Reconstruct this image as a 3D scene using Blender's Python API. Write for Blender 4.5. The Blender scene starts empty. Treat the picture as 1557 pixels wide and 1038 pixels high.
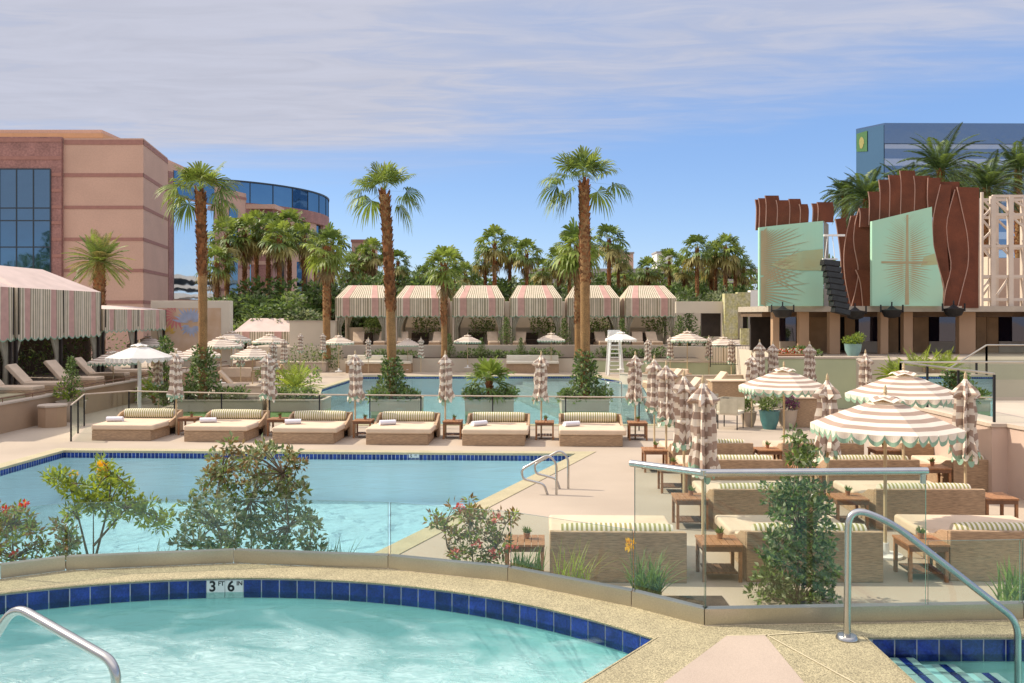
import bpy, math, random
from mathutils import Vector, Matrix
from mathutils.geometry import tessellate_polygon
PI = math.pi
R = math.radians
scene = bpy.context.scene
COL = scene.collection
# ---------------------------------------------------------------- camera geometry used to measure the place
H, F, CX, HY = 3.5, 1350.0, 778.5, 478.0
def P(px, py, z=0.0):
    D = F*(H-z)/(py-HY)
    return Vector(((px-CX)*D/F, D, z))
def X(px, D): return (px-CX)*D/F
def Z(py, D): return H-(py-HY)*D/F
YAW = R(-2.6)

# ---------------------------------------------------------------- materials
def lin(r, g, b):
    f = lambda c: (c/12.92 if c <= .04045 else ((c+.055)/1.055)**2.4)
    return (f(r/255), f(g/255), f(b/255), 1)
def _mix(nt, a, b, fac, blend='MIX'):
    n = nt.nodes.new('ShaderNodeMix'); n.data_type = 'RGBA'; n.blend_type = blend
    for i, v in ((0, fac), (6, a), (7, b)):
        if hasattr(v, 'links') or hasattr(v, 'is_linked'): nt.links.new(v, n.inputs[i])
        else: n.inputs[i].default_value = v
    return n.outputs[2]
def mat(name, col, rough=.7, metal=0, var=.15, vscale=3.0, bump=0.0, bscale=40.0, col2=None, fine=0.0, fscale=120., island=0.0, trans=0.0, spec=.4, coat=0, detail=4, stretch=None):
    m = bpy.data.materials.new(name); m.use_nodes = True
    nt = m.node_tree; bs = nt.nodes['Principled BSDF']
    col = tuple(col)[:3]+(1,)
    tc = nt.nodes.new('ShaderNodeTexCoord')
    c2 = tuple(col2)[:3]+(1,) if col2 else tuple(c*(1-var) for c in col[:3])+(1,)
    c1 = col if col2 else tuple(min(1, c*(1+var*.6)) for c in col[:3])+(1,)
    out = None
    if var > 0 or col2:
        n = nt.nodes.new('ShaderNodeTexNoise'); n.inputs['Scale'].default_value = vscale; n.inputs['Detail'].default_value = detail
        nt.links.new(tc.outputs['Object'], n.inputs['Vector'])
        r = nt.nodes.new('ShaderNodeMapRange'); r.inputs[1].default_value = .3; r.inputs[2].default_value = .7
        nt.links.new(n.outputs[0], r.inputs[0])
        out = _mix(nt, c1, c2, r.outputs[0])
    else:
        rgb = nt.nodes.new('ShaderNodeRGB'); rgb.outputs[0].default_value = col; out = rgb.outputs[0]
    if fine > 0:
        n = nt.nodes.new('ShaderNodeTexNoise'); n.inputs['Scale'].default_value = fscale; n.inputs['Detail'].default_value = 2
        if stretch:
            mp = nt.nodes.new('ShaderNodeMapping'); mp.inputs['Scale'].default_value = stretch; nt.links.new(tc.outputs['Object'], mp.inputs[0]); nt.links.new(mp.outputs[0], n.inputs['Vector'])
        else: nt.links.new(tc.outputs['Object'], n.inputs['Vector'])
        r = nt.nodes.new('ShaderNodeMapRange'); r.inputs[1].default_value = .35; r.inputs[2].default_value = .65
        r.inputs[3].default_value = 1-fine; r.inputs[4].default_value = 1+fine*.6
        nt.links.new(n.outputs[0], r.inputs[0])
        cb = nt.nodes.new('ShaderNodeCombineXYZ')
        for i in range(3): nt.links.new(r.outputs[0], cb.inputs[i])
        out = _mix(nt, out, cb.outputs[0], 1.0, 'MULTIPLY')
    if island > 0:
        g = nt.nodes.new('ShaderNodeNewGeometry')
        r = nt.nodes.new('ShaderNodeMapRange'); r.inputs[3].default_value = 1-island; r.inputs[4].default_value = 1+island
        nt.links.new(g.outputs['Random Per Island'], r.inputs[0])
        cb = nt.nodes.new('ShaderNodeCombineXYZ')
        for i in range(3): nt.links.new(r.outputs[0], cb.inputs[i])
        out = _mix(nt, out, cb.outputs[0], 1.0, 'MULTIPLY')
    nt.links.new(out, bs.inputs['Base Color'])
    bs.inputs['Roughness'].default_value = rough; bs.inputs['Metallic'].default_value = metal
    bs.inputs['Specular IOR Level'].default_value = spec
    if coat: bs.inputs['Coat Weight'].default_value = coat
    if bump > 0:
        n = nt.nodes.new('ShaderNodeTexNoise'); n.inputs['Scale'].default_value = bscale; n.inputs['Detail'].default_value = 3
        nt.links.new(tc.outputs['Object'], n.inputs['Vector'])
        b = nt.nodes.new('ShaderNodeBump'); b.inputs['Strength'].default_value = bump; b.inputs['Distance'].default_value = .02
        nt.links.new(n.outputs[0], b.inputs['Height']); nt.links.new(b.outputs[0], bs.inputs['Normal'])
    if trans > 0:
        t = nt.nodes.new('ShaderNodeBsdfTranslucent')
        tcol = _mix(nt, out, (1.0, .95, .45, 1), .35, 'MULTIPLY')
        tcol = _mix(nt, tcol, (2.0, 2.0, 2.0, 1), 1.0, 'MULTIPLY')
        nt.links.new(tcol, t.inputs[0])
        mx = nt.nodes.new('ShaderNodeMixShader'); mx.inputs[0].default_value = trans
        nt.links.new(bs.outputs[0], mx.inputs[1]); nt.links.new(t.outputs[0], mx.inputs[2])
        nt.links.new(mx.outputs[0], nt.nodes['Material Output'].inputs['Surface'])
    return m
def glass_mat(name, tint, ior=1.45, rough=0.0, boost=1.0, base=0.03):
    """thin clear sheet: tinted see-through plus mirror by fresnel"""
    m = bpy.data.materials.new(name); m.use_nodes = True; nt = m.node_tree
    nt.nodes.remove(nt.nodes['Principled BSDF'])
    t = nt.nodes.new('ShaderNodeBsdfTransparent'); t.inputs[0].default_value = tint
    g = nt.nodes.new('ShaderNodeBsdfGlossy'); g.inputs['Roughness'].default_value = rough
    g.inputs[0].default_value = (.9, .95, .92, 1)
    f = nt.nodes.new('ShaderNodeFresnel'); f.inputs[0].default_value = ior
    ma = nt.nodes.new('ShaderNodeMath'); ma.operation = 'MULTIPLY_ADD'; ma.inputs[1].default_value = boost; ma.inputs[2].default_value = base; ma.use_clamp = True
    nt.links.new(f.outputs[0], ma.inputs[0])
    mx = nt.nodes.new('ShaderNodeMixShader'); nt.links.new(ma.outputs[0], mx.inputs[0])
    nt.links.new(t.outputs[0], mx.inputs[1]); nt.links.new(g.outputs[0], mx.inputs[2])
    nt.links.new(mx.outputs[0], nt.nodes['Material Output'].inputs['Surface'])
    return m
def water_mat(name, tint, wscale, wstr, foam=None, body=None, bodyfac=.3, dist=.05, rough=.03):
    m = bpy.data.materials.new(name); m.use_nodes = True; nt = m.node_tree; L = nt.links.new
    nt.nodes.remove(nt.nodes['Principled BSDF'])
    tc = nt.nodes.new('ShaderNodeTexCoord')
    n = nt.nodes.new('ShaderNodeTexNoise'); n.inputs['Scale'].default_value = wscale; n.inputs['Detail'].default_value = 4
    n.inputs['Distortion'].default_value = .6
    mp = nt.nodes.new('ShaderNodeMapping'); mp.inputs['Scale'].default_value = (1, 1.6, 1)
    L(tc.outputs['Object'], mp.inputs[0]); L(mp.outputs[0], n.inputs['Vector'])
    b = nt.nodes.new('ShaderNodeBump'); b.inputs['Strength'].default_value = wstr; b.inputs['Distance'].default_value = dist
    L(n.outputs[0], b.inputs['Height'])
    t = nt.nodes.new('ShaderNodeBsdfTransparent'); t.inputs[0].default_value = tint
    g = nt.nodes.new('ShaderNodeBsdfGlossy'); g.inputs['Roughness'].default_value = rough; g.inputs[0].default_value = (.5, .5, .5, 1)
    f = nt.nodes.new('ShaderNodeFresnel'); f.inputs[0].default_value = 1.33
    L(b.outputs[0], g.inputs['Normal']); L(b.outputs[0], f.inputs['Normal'])
    under = t.outputs[0]
    if body:
        d = nt.nodes.new('ShaderNodeBsdfDiffuse'); d.inputs[0].default_value = body
        mb_ = nt.nodes.new('ShaderNodeMixShader'); mb_.inputs[0].default_value = bodyfac
        L(t.outputs[0], mb_.inputs[1]); L(d.outputs[0], mb_.inputs[2]); under = mb_.outputs[0]
    mx = nt.nodes.new('ShaderNodeMixShader'); L(f.outputs[0], mx.inputs[0]); L(under, mx.inputs[1]); L(g.outputs[0], mx.inputs[2])
    res = mx.outputs[0]
    if foam:
        cx, cy, ra, rb = foam
        mp2 = nt.nodes.new('ShaderNodeMapping'); mp2.vector_type = 'TEXTURE'
        mp2.inputs['Location'].default_value = (cx, cy, 0); mp2.inputs['Scale'].default_value = (ra, rb, 1)
        L(tc.outputs['Object'], mp2.inputs[0])
        ln = nt.nodes.new('ShaderNodeVectorMath'); ln.operation = 'LENGTH'
        sp = nt.nodes.new('ShaderNodeSeparateXYZ'); L(mp2.outputs[0], sp.inputs[0])
        cb = nt.nodes.new('ShaderNodeCombineXYZ'); L(sp.outputs[0], cb.inputs[0]); L(sp.outputs[1], cb.inputs[1])
        L(cb.outputs[0], ln.inputs[0])
        def noise(s, det, dis, sc):
            q = nt.nodes.new('ShaderNodeTexNoise'); q.inputs['Scale'].default_value = s; q.inputs['Detail'].default_value = det; q.inputs['Distortion'].default_value = dis
            k = nt.nodes.new('ShaderNodeMapping'); k.inputs['Scale'].default_value = sc
            L(tc.outputs['Object'], k.inputs[0]); L(k.outputs[0], q.inputs['Vector']); return q.outputs[0]
        n1 = noise(1.4, 4, 1.2, (1, 1.3, 1)); n2 = noise(6, 4, 2.0, (1, 2.0, 1))
        def math_(op, a, b_):
            q = nt.nodes.new('ShaderNodeMath'); q.operation = op
            for i, v in enumerate((a, b_)):
                if isinstance(v, (int, float)): q.inputs[i].default_value = v
                else: L(v, q.inputs[i])
            return q.outputs[0]
        edge = math_('SUBTRACT', 1.45, math_('ADD', ln.outputs['Value'], math_('MULTIPLY', n1, 0.9)))
        ed = nt.nodes.new('ShaderNodeMapRange'); ed.inputs[1].default_value = 0; ed.inputs[2].default_value = .35; L(edge, ed.inputs[0])
        rr = nt.nodes.new('ShaderNodeMapRange'); rr.inputs[1].default_value = .38; rr.inputs[2].default_value = .66; L(n2, rr.inputs[0])
        den = math_('MULTIPLY', ed.outputs[0], math_('ADD', .42, math_('MULTIPLY', rr.outputs[0], .24)))
        fb = nt.nodes.new('ShaderNodeBump'); fb.inputs['Strength'].default_value = .6; fb.inputs['Distance'].default_value = .05; L(n2, fb.inputs['Height'])
        fd = nt.nodes.new('ShaderNodeBsdfPrincipled'); fd.inputs['Base Color'].default_value = (.54, .74, .73, 1); fd.inputs['Roughness'].default_value = .25
        L(fb.outputs[0], fd.inputs['Normal'])
        m2 = nt.nodes.new('ShaderNodeMixShader'); L(den, m2.inputs[0]); L(res, m2.inputs[1]); L(fd.outputs[0], m2.inputs[2]); res = m2.outputs[0]
    L(res, nt.nodes['Material Output'].inputs['Surface'])
    return m
def mirror_glass(name, col, rough=.03, refl=.55, dark=(.02, .03, .04, 1)):
    m = bpy.data.materials.new(name); m.use_nodes = True; nt = m.node_tree; L = nt.links.new
    nt.nodes.remove(nt.nodes['Principled BSDF'])
    g = nt.nodes.new('ShaderNodeBsdfGlossy'); g.inputs[0].default_value = col; g.inputs['Roughness'].default_value = rough
    d = nt.nodes.new('ShaderNodeBsdfDiffuse'); d.inputs[0].default_value = dark
    mx = nt.nodes.new('ShaderNodeMixShader'); mx.inputs[0].default_value = refl
    tc = nt.nodes.new('ShaderNodeTexCoord'); n = nt.nodes.new('ShaderNodeTexNoise'); n.inputs['Scale'].default_value = .35
    L(tc.outputs['Object'], n.inputs['Vector'])
    b = nt.nodes.new('ShaderNodeBump'); b.inputs['Strength'].default_value = .05; b.inputs['Distance'].default_value = .3
    L(n.outputs[0], b.inputs['Height']); L(b.outputs[0], g.inputs['Normal'])
    L(d.outputs[0], mx.inputs[1]); L(g.outputs[0], mx.inputs[2]); L(mx.outputs[0], nt.nodes['Material Output'].inputs['Surface'])
    return m

# ---------------------------------------------------------------- mesh builder
class MB:
    def __init__(s): s.v = []; s.f = []; s.m = []
    def add(s, vs, fs, m=0):
        o = len(s.v); s.v.extend([tuple(v) for v in vs])
        for f in fs: s.f.append(tuple(o+i for i in f)); s.m.append(m)
        return s
    def quad(s, a, b, c, d, m=0): return s.add((a, b, c, d), ((0, 1, 2, 3),), m)
    def tri(s, a, b, c, m=0): return s.add((a, b, c), ((0, 1, 2),), m)
    def box(s, x0, x1, y0, y1, z0, z1, m=0, M=None):
        vs = [Vector((x, y, z)) for z in (z0, z1) for y in (y0, y1) for x in (x0, x1)]
        if M: vs = [M @ v for v in vs]
        return s.add(vs, ((0, 2, 3, 1), (4, 5, 7, 6), (0, 1, 5, 4), (2, 6, 7, 3), (0, 4, 6, 2), (1, 3, 7, 5)), m)
    def bar(s, a, b, w, h, m=0, up=(0, 0, 1)):
        a = Vector(a); b = Vector(b); d = (b-a); L = d.length; d.normalize()
        u = Vector(up)
        if abs(d.dot(u)) > .99: u = Vector((0, 1, 0))
        sx = d.cross(u).normalized(); uz = sx.cross(d).normalized()
        vs = [p+sx*i*w/2+uz*j*h/2 for p in (a, b) for j in (-1, 1) for i in (-1, 1)]
        return s.add(vs, ((0, 1, 3, 2), (4, 6, 7, 5), (0, 4, 5, 1), (2, 3, 7, 6), (0, 2, 6, 4), (1, 5, 7, 3)), m)
    def tube(s, pts, r, n=8, m=0, caps=True):
        pts = [Vector(p) for p in pts]; k = len(pts)
        rs = r if isinstance(r, (list, tuple)) else [r]*k
        o = len(s.v); prev = None
        for i, p in enumerate(pts):
            d = (pts[min(i+1, k-1)]-pts[max(i-1, 0)]).normalized()
            if prev is None:
                u = Vector((0, 0, 1)) if abs(d.z) < .9 else Vector((1, 0, 0))
                a = d.cross(u).normalized()
            else:
                a = (prev-d*prev.dot(d)).normalized()
            prev = a; b = d.cross(a)
            for j in range(n):
                t = 2*PI*j/n; s.v.append(tuple(p+(a*math.cos(t)+b*math.sin(t))*rs[i]))
        for i in range(k-1):
            for j in range(n):
                s.f.append((o+i*n+j, o+i*n+(j+1) % n, o+(i+1)*n+(j+1) % n, o+(i+1)*n+j)); s.m.append(m)
        if caps:
            s.f.append(tuple(o+j for j in range(n))[::-1]); s.m.append(m)
            s.f.append(tuple(o+(k-1)*n+j for j in range(n))); s.m.append(m)
        return s
    def lathe(s, prof, n=16, m=0, c=(0, 0, 0), cap=True):
        o = len(s.v); k = len(prof)
        for r, z in prof:
            for j in range(n):
                t = 2*PI*j/n; s.v.append((c[0]+r*math.cos(t), c[1]+r*math.sin(t), c[2]+z))
        for i in range(k-1):
            for j in range(n):
                s.f.append((o+i*n+j, o+i*n+(j+1) % n, o+(i+1)*n+(j+1) % n, o+(i+1)*n+j)); s.m.append(m)
        if cap:
            s.f.append(tuple(o+j for j in range(n))[::-1]); s.m.append(m)
            s.f.append(tuple(o+(k-1)*n+j for j in range(n))); s.m.append(m)
        return s
    def prism(s, poly, z0, z1, m=0, mt=None, bottom=False):
        n = len(poly); a = sum(poly[i][0]*poly[(i+1) % n][1]-poly[(i+1) % n][0]*poly[i][1] for i in range(n))
        if a < 0: poly = poly[::-1]
        vs = [(p[0], p[1], z) for z in (z0, z1) for p in poly]
        s.add(vs, [(i, (i+1) % n, n+(i+1) % n, n+i) for i in range(n)], m)
        s.sheet([poly], z1, m if mt is None else mt)
        if bottom: s.sheet([poly], z0, m, flip=True)
        return s
    def sheet(s, loops, z, m=0, flip=False):
        vs = [[Vector((p[0], p[1], 0)) for p in l] for l in loops]
        tris = tessellate_polygon(vs); flat = [v for l in vs for v in l]
        fs = []
        for t in tris:
            a, b, c = (flat[i] for i in t)
            up = (b-a).cross(c-a).z > 0
            fs.append(tuple(t) if up != flip else tuple(t)[::-1])
        return s.add([(v.x, v.y, z) for v in flat], fs, m)
    def wall(s, pts, z0, z1, m=0, closed=False, flip=False):
        n = len(pts)
        for i in range(n if closed else n-1):
            a, b = pts[i], pts[(i+1) % n]
            q = ((a[0], a[1], z0), (b[0], b[1], z0), (b[0], b[1], z1), (a[0], a[1], z1))
            s.quad(*(q[::-1] if flip else q), m=m)
        return s
    def strips(s, a, b, c, d, n, mf):
        """quad a-b (bottom) d-c (top) cut in n strips along a-b"""
        a, b, c, d = map(Vector, (a, b, c, d))
        for i in range(n):
            t0, t1 = i/n, (i+1)/n
            s.quad(a.lerp(b, t0), a.lerp(b, t1), d.lerp(c, t1), d.lerp(c, t0), mf(i))
        return s
    def build(s, name, mats, parent=None, loc=(0, 0, 0), rz=0, smooth=None, bevel=0, bseg=2):
        me = bpy.data.meshes.new(name); me.from_pydata(s.v, [], s.f)
        if not isinstance(mats, (list, tuple)): mats = [mats]
        for q in mats: me.materials.append(q)
        if len(mats) > 1: me.polygons.foreach_set('material_index', s.m)
        if smooth is not None:
            me.polygons.foreach_set('use_smooth', [True]*len(me.polygons))
            me.update()
            if smooth < 180: me.set_sharp_from_angle(angle=R(smooth))
        me.update()
        o = bpy.data.objects.new(name, me); COL.objects.link(o)
        o.location = loc; o.rotation_euler = (0, 0, rz)
        if parent: o.parent = parent
        if bevel:
            b = o.modifiers.new('bevel', 'BEVEL'); b.width = bevel; b.segments = bseg; b.limit_method = 'ANGLE'; b.angle_limit = R(40)
        return o

def tag(o, label, cat, group=None, kind=None):
    if kind: o['kind'] = kind
    if label: o['label'] = label
    if cat: o['category'] = cat
    if group: o['group'] = group
    return o
def struct(o): o['kind'] = 'structure'; return o
def thing(name, label, cat, loc=(0, 0, 0), rz=0, group=None):
    o = bpy.data.objects.new(name, None); COL.objects.link(o); o.empty_display_size = .1
    o.location = loc; o.rotation_euler = (0, 0, rz)
    return tag(o, label, cat, group)
KIDS = {}
def dup(root, loc, rz=0, label=None, group=None, scale=None):
    def rec(o, parent):
        c = o.copy(); COL.objects.link(c); c.parent = parent
        for ch in KIDS.setdefault(o.name, list(o.children)): rec(ch, c)
        return c
    r = rec(root, None); r.location = loc; r.rotation_euler = (0, 0, rz)
    if label: r['label'] = label
    if group: r['group'] = group
    if scale: r.scale = scale if isinstance(scale, (tuple, list)) else (scale,)*3
    return r
class Maker:
    """first call places the source thing itself, later calls place copies"""
    def __init__(s, root): s.root = root; s.used = False
    def __call__(s, loc, rz=0, label=None, scale=None):
        if not s.used:
            s.used = True; r = s.root; r.location = loc; r.rotation_euler = (0, 0, rz)
            if label: r['label'] = label
            if scale: r.scale = scale if isinstance(scale, (tuple, list)) else (scale,)*3
            KIDS.setdefault(r.name, list(r.children))
            for ch in r.children: KIDS.setdefault(ch.name, list(ch.children))
            return r
        return dup(s.root, loc, rz, label, scale=scale or (1, 1, 1))
def frame_along(a, b):
    a = Vector(a); b = Vector(b); d = b-a
    return math.atan2(d.y, d.x), d.length

# ---------------------------------------------------------------- foliage helpers
def leaf(mb, p, d, n, L, W, m=0):
    d = d.normalized(); s = d.cross(n)
    if s.length < 1e-3: s = d.orthogonal()
    s.normalize(); nn = s.cross(d)
    a = p; t = p+d*L+nn*(-.12*L); mid = p+d*L*.45
    l = mid+s*W*.5+nn*W*.12; r = mid-s*W*.5+nn*W*.12
    mb.add((a, l, t, r), ((0, 2, 1), (0, 3, 2)), m)
def rnd_dir(g):
    while 1:
        v = Vector((g.uniform(-1, 1), g.uniform(-1, 1), g.uniform(-1, 1)))
        if .05 < v.length < 1: return v.normalized()
def clump(mb, g, c, r, n, L, W, m=0, up=.3, inner=.35):
    c = Vector(c); r = Vector(r) if not isinstance(r, (int, float)) else Vector((r, r, r))
    for i in range(n):
        d = rnd_dir(g); k = inner+(1-inner)*g.random()**.6
        p = c+Vector((d.x*r.x, d.y*r.y, d.z*r.z))*k
        o = (d+rnd_dir(g)*.9+Vector((0, 0, up))).normalized()
        s = g.uniform(.7, 1.25)
        leaf(mb, p, o, rnd_dir(g), L*s, W*s, m if isinstance(m, int) else g.choice(m))
def fan_frond(mb, g, base, d, Lp, Rb, nseg=15, m=0, droop=.35, spread=118):
    d = d.normalized(); up = Vector((0, 0, 1))
    s = d.cross(up)
    if s.length < .05: s = Vector((1, 0, 0))
    s.normalize(); n = s.cross(d).normalized()
    tip = base+d*Lp+Vector((0, 0, -.12*Lp))
    mb.add((base-s*.025, base+s*.025, tip+s*.012, tip-s*.012), ((0, 1, 2, 3),), m)
    dd = (d+Vector((0, 0, -droop*.35))).normalized()
    n2 = s.cross(dd).normalized()
    tw = g.uniform(-.5, .5)
    s2 = (s*math.cos(tw)+n2*math.sin(tw)).normalized()
    for i in range(nseg):
        a = R(-spread+2*spread*(i+.5)/nseg+g.uniform(-3, 3))
        v = dd*math.cos(a)+s2*math.sin(a)
        L = Rb*(.72+.28*math.cos(a*.8))*g.uniform(.88, 1.08)
        w = 2*L*.55*math.tan(R(spread/nseg))*1.15
        q = dd.cross(v); q = s2.cross(dd).normalized()
        side = v.cross(q).normalized()
        fold = q*(.03 if i % 2 else -.03)*Rb
        mid = tip+v*L*.55+fold+Vector((0, 0, -.04*L))
        end = tip+v*L+Vector((0, 0, -droop*L*g.uniform(.7, 1.3)))
        m2 = tip+v*L*.80+fold*.6+Vector((0, 0, -droop*L*.38)); mb.add((tip, mid+side*w*.5, mid-side*w*.5, m2+side*w*.34, m2-side*w*.34, end), ((0, 1, 2), (1, 3, 4, 2), (3, 5, 4)), m)
def fan_crown(g, n, Lp, Rb, elmin=-45, elmax=80, nseg=15, droop=.4, mats=(0,)):
    mb = MB()
    for i in range(n):
        t = (i+.5)/n; el = R(elmax+(elmin-elmax)*t**.85); az = i*2.39996+g.uniform(-.2, .2)
        d = Vector((math.cos(az)*math.cos(el), math.sin(az)*math.cos(el), math.sin(el)))
        k = g.uniform(.82, 1.12)
        fan_frond(mb, g, Vector((0, 0, .15-.35*t)), d, Lp*k, Rb*k, nseg, mats[min(len(mats)-1, int(t*len(mats)*1.05))], droop*(.6+.9*t))
    return mb
def hero_crown(g, spec, Lp, Rb, nseg=24, droop=.38, fill=8):
    """spec: (angle seen from the front, depth, petiole scale, droop)"""
    mb = MB()
    for th, dp, pl, dr in spec:
        d = Vector((math.cos(R(th)), dp, math.sin(R(th)))).normalized()
        fan_frond(mb, g, Vector((0, 0, .02)), d, Lp*pl, Rb*g.uniform(.9, 1.08), nseg, 0 if dr < .5 else g.choice((0, 2)), droop*(.5+dr), 112)
    for i in range(fill):
        a = i*2.39996+.7; e = R(g.uniform(20, 75)); d = Vector((math.cos(a)*math.cos(e)*.8, math.sin(a)*math.cos(e), math.sin(e))).normalized()
        fan_frond(mb, g, Vector((0, 0, .05)), d, Lp*g.uniform(.45, .8), Rb*.85, nseg, g.choice((0, 2)), droop, 112)
    return mb
def feather_frond(mb, g, base, d, L, nl=22, ll=.45, m=0, sag=.6):
    d = d.normalized(); pts = []; p = Vector(base); v = d.copy()
    k = 9
    for i in range(k+1):
        pts.append(p.copy()); p = p+v*L/k; v = (v+Vector((0, 0, -sag/k))).normalized()
    for i in range(k):
        w = .03*(1-i/k)+.006
        s = (pts[i+1]-pts[i]).cross(Vector((0, 0, 1)))
        s = s.normalized() if s.length > 1e-4 else Vector((1, 0, 0))
        mb.add((pts[i]-s*w, pts[i]+s*w, pts[i+1]+s*w*.8, pts[i+1]-s*w*.8), ((0, 1, 2, 3),), m)
    for j in range(nl):
        t = .12+.88*j/(nl-1); x = t*k; i = min(k-1, int(x)); q = pts[i].lerp(pts[i+1], x-i)
        ax = (pts[i+1]-pts[i]).normalized(); s = ax.cross(Vector((0, 0, 1)))
        s = s.normalized() if s.length > 1e-4 else Vector((1, 0, 0))
        up = s.cross(ax)
        l = ll*math.sin(PI*min(1, .15+t*.82))*g.uniform(.85, 1.1)
        for sg in (-1, 1):
            dd = (ax*.75+s*sg*.8+up*.25+Vector((0, 0, -.15))).normalized()
            e = q+dd*l+Vector((0, 0, -.18*l)); wv = ax*.022*(L/2)+up*.01
            mid = q+dd*l*.5
            mb.add((q, mid+wv, e, mid-wv), ((0, 1, 2, 3),), m)
def feather_crown(g, n, L, elmin=-30, elmax=80, nl=22, ll=.45, sag=1.0, mats=(0,)):
    mb = MB()
    for i in range(n):
        t = (i+.5)/n; el = R(elmax+(elmin-elmax)*t); az = i*2.39996+g.uniform(-.25, .25)
        d = Vector((math.cos(az)*math.cos(el), math.sin(az)*math.cos(el), math.sin(el)))
        feather_frond(mb, g, Vector((0, 0, 0)), d, L*g.uniform(.85, 1.1), nl, ll, mats[i % len(mats)], sag)
    return mb
# ================================================================ palette
M_deck = mat('pool_deck_concrete', (.44, .36, .28), .85, var=.14, vscale=.35, fine=.08, fscale=60, bump=.1, bscale=60, detail=8)
M_deck2 = mat('spa_path_concrete', (.45, .36, .29), .85, var=.09, vscale=1.2, fine=.10, fscale=160, bump=.12, bscale=120, detail=8)
M_agg = mat('pebble_coping', (.43, .37, .225), .8, var=.12, vscale=4, fine=.5, fscale=125, bump=.5, bscale=150)
M_joint = mat('joint_sand', (.58, .50, .33), .9, var=.1)
M_coping = mat('pool_coping', (.46, .40, .25), .8, var=.1, vscale=2, fine=.3, fscale=70, bump=.2, bscale=80)
M_plaster = mat('pool_plaster', (.80, .90, .92), .7, var=.07, vscale=.6)
M_shelf = mat('tanning_shelf_plaster', (.66, .66, .62), .7, var=.08, vscale=.8)
M_spaplaster = mat('spa_plaster', (.68, .85, .84), .7, var=.08, vscale=1.2)
M_tile = mat('cobalt_tile', (.016, .036, .22), .18, var=.45, vscale=9, fine=.35, fscale=70, island=.30, spec=.6, bump=.06, bscale=30)
M_tile2 = mat('small_cobalt_tile', (.02, .05, .24), .25, var=.3, vscale=9, island=.35)
M_grout = mat('white_grout', (.62, .64, .66), .8, var=.05)
M_white_tile = mat('white_ceramic', (.62, .64, .62), .25, var=.04)
M_ink = mat('black_ink', (.012, .012, .014), .5, var=0)
M_steel = mat('brushed_steel', (.52, .51, .49), .27, metal=1, var=.08, vscale=8)
M_chan = mat('dull_steel_channel', (.52, .48, .40), .36, metal=1, var=.16, vscale=1.4, fine=.08)
M_glass = glass_mat('balustrade_glass', (.80, .87, .82, 1), 1.45, boost=1.0)
M_gedge = mat('green_glass_edge', (.10, .17, .14), .2, var=0)
M_water1 = water_mat('pool_water', (.73, .925, .985, 1), 1.3, .30, dist=.05, rough=.2)
M_water2 = water_mat('far_pool_water', (.74, .94, .98, 1), 1.1, .25, dist=.05, rough=.10)
M_water3 = water_mat('spa_water', (.66, .89, .90, 1), 2.6, .20, foam=(-1.7, 4.2, 3.7, 2.6), dist=.06)
M_water4 = water_mat('cold_pool_water', (.66, .88, .86, 1), 2.0, .10, dist=.04)
M_stone = mat('limestone_wall', (.52, .43, .34), .85, var=.10, vscale=.8, fine=.08, fscale=50, bump=.1)
M_pinkwall = mat('pink_plaster_wall', (.56, .42, .34), .88, var=.08, vscale=.7, fine=.06)
M_cream = mat('cream_stucco', (.60, .52, .41), .88, var=.08, vscale=.5, fine=.06)
M_soil = mat('planting_soil', (.07, .05, .035), .95, var=.4, vscale=6, fine=.4, bump=.6)
M_reflstrip = mat('green_reflection_strip', (.10, .19, .05), .9, var=.3, vscale=5, fine=.5, fscale=150, bump=.6, bscale=120)  # turf-like green for the strip that stands in for a reflection
M_paleg = mat('pale_green_render', (.42, .45, .28), .85, var=.10, vscale=.8)
M_white = mat('white_paint', (.78, .76, .72), .6, var=.04)
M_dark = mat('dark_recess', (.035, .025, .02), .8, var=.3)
M_black = mat('black_metal', (.022, .022, .024), .5, var=.2, metal=.3)

# ================================================================ sky, sun, camera
w = bpy.data.worlds.new('World'); scene.world = w; w.use_nodes = True
nt = w.node_tree; L = nt.links.new
SUN = Vector((-.72, .17, .67)).normalized()
el = math.asin(SUN.z); az = math.atan2(SUN.x, SUN.y)
sky = nt.nodes.new('ShaderNodeTexSky'); sky.sky_type = 'NISHITA'; sky.sun_disc = False
sky.sun_elevation = el; sky.sun_rotation = az; sky.altitude = 600; sky.air_density = 1.0; sky.dust_density = .6; sky.ozone_density = 2.2
bg = nt.nodes['Background']; bg.inputs['Strength'].default_value = .145
tc = nt.nodes.new('ShaderNodeTexCoord'); sp = nt.nodes.new('ShaderNodeSeparateXYZ'); L(tc.outputs['Generated'], sp.inputs[0])
def wm(op, a, b=None, c=None):
    n = nt.nodes.new('ShaderNodeMath'); n.operation = op
    for i, v in enumerate((a, b, c)):
        if v is None: continue
        if isinstance(v, (int, float)): n.inputs[i].default_value = v
        else: L(v, n.inputs[i])
    return n.outputs[0]
def mrange(v, a, b, c=0., d=1., smooth=True):
    n = nt.nodes.new('ShaderNodeMapRange'); n.interpolation_type = 'SMOOTHSTEP' if smooth else 'LINEAR'
    for i, k in enumerate((a, b, c, d)): n.inputs[i+1].default_value = k
    L(v, n.inputs[0]); return n.outputs[0]
zz = wm('MAXIMUM', sp.outputs[2], .03)
u = wm('DIVIDE', sp.outputs[0], zz); v = wm('DIVIDE', sp.outputs[1], zz)
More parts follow.
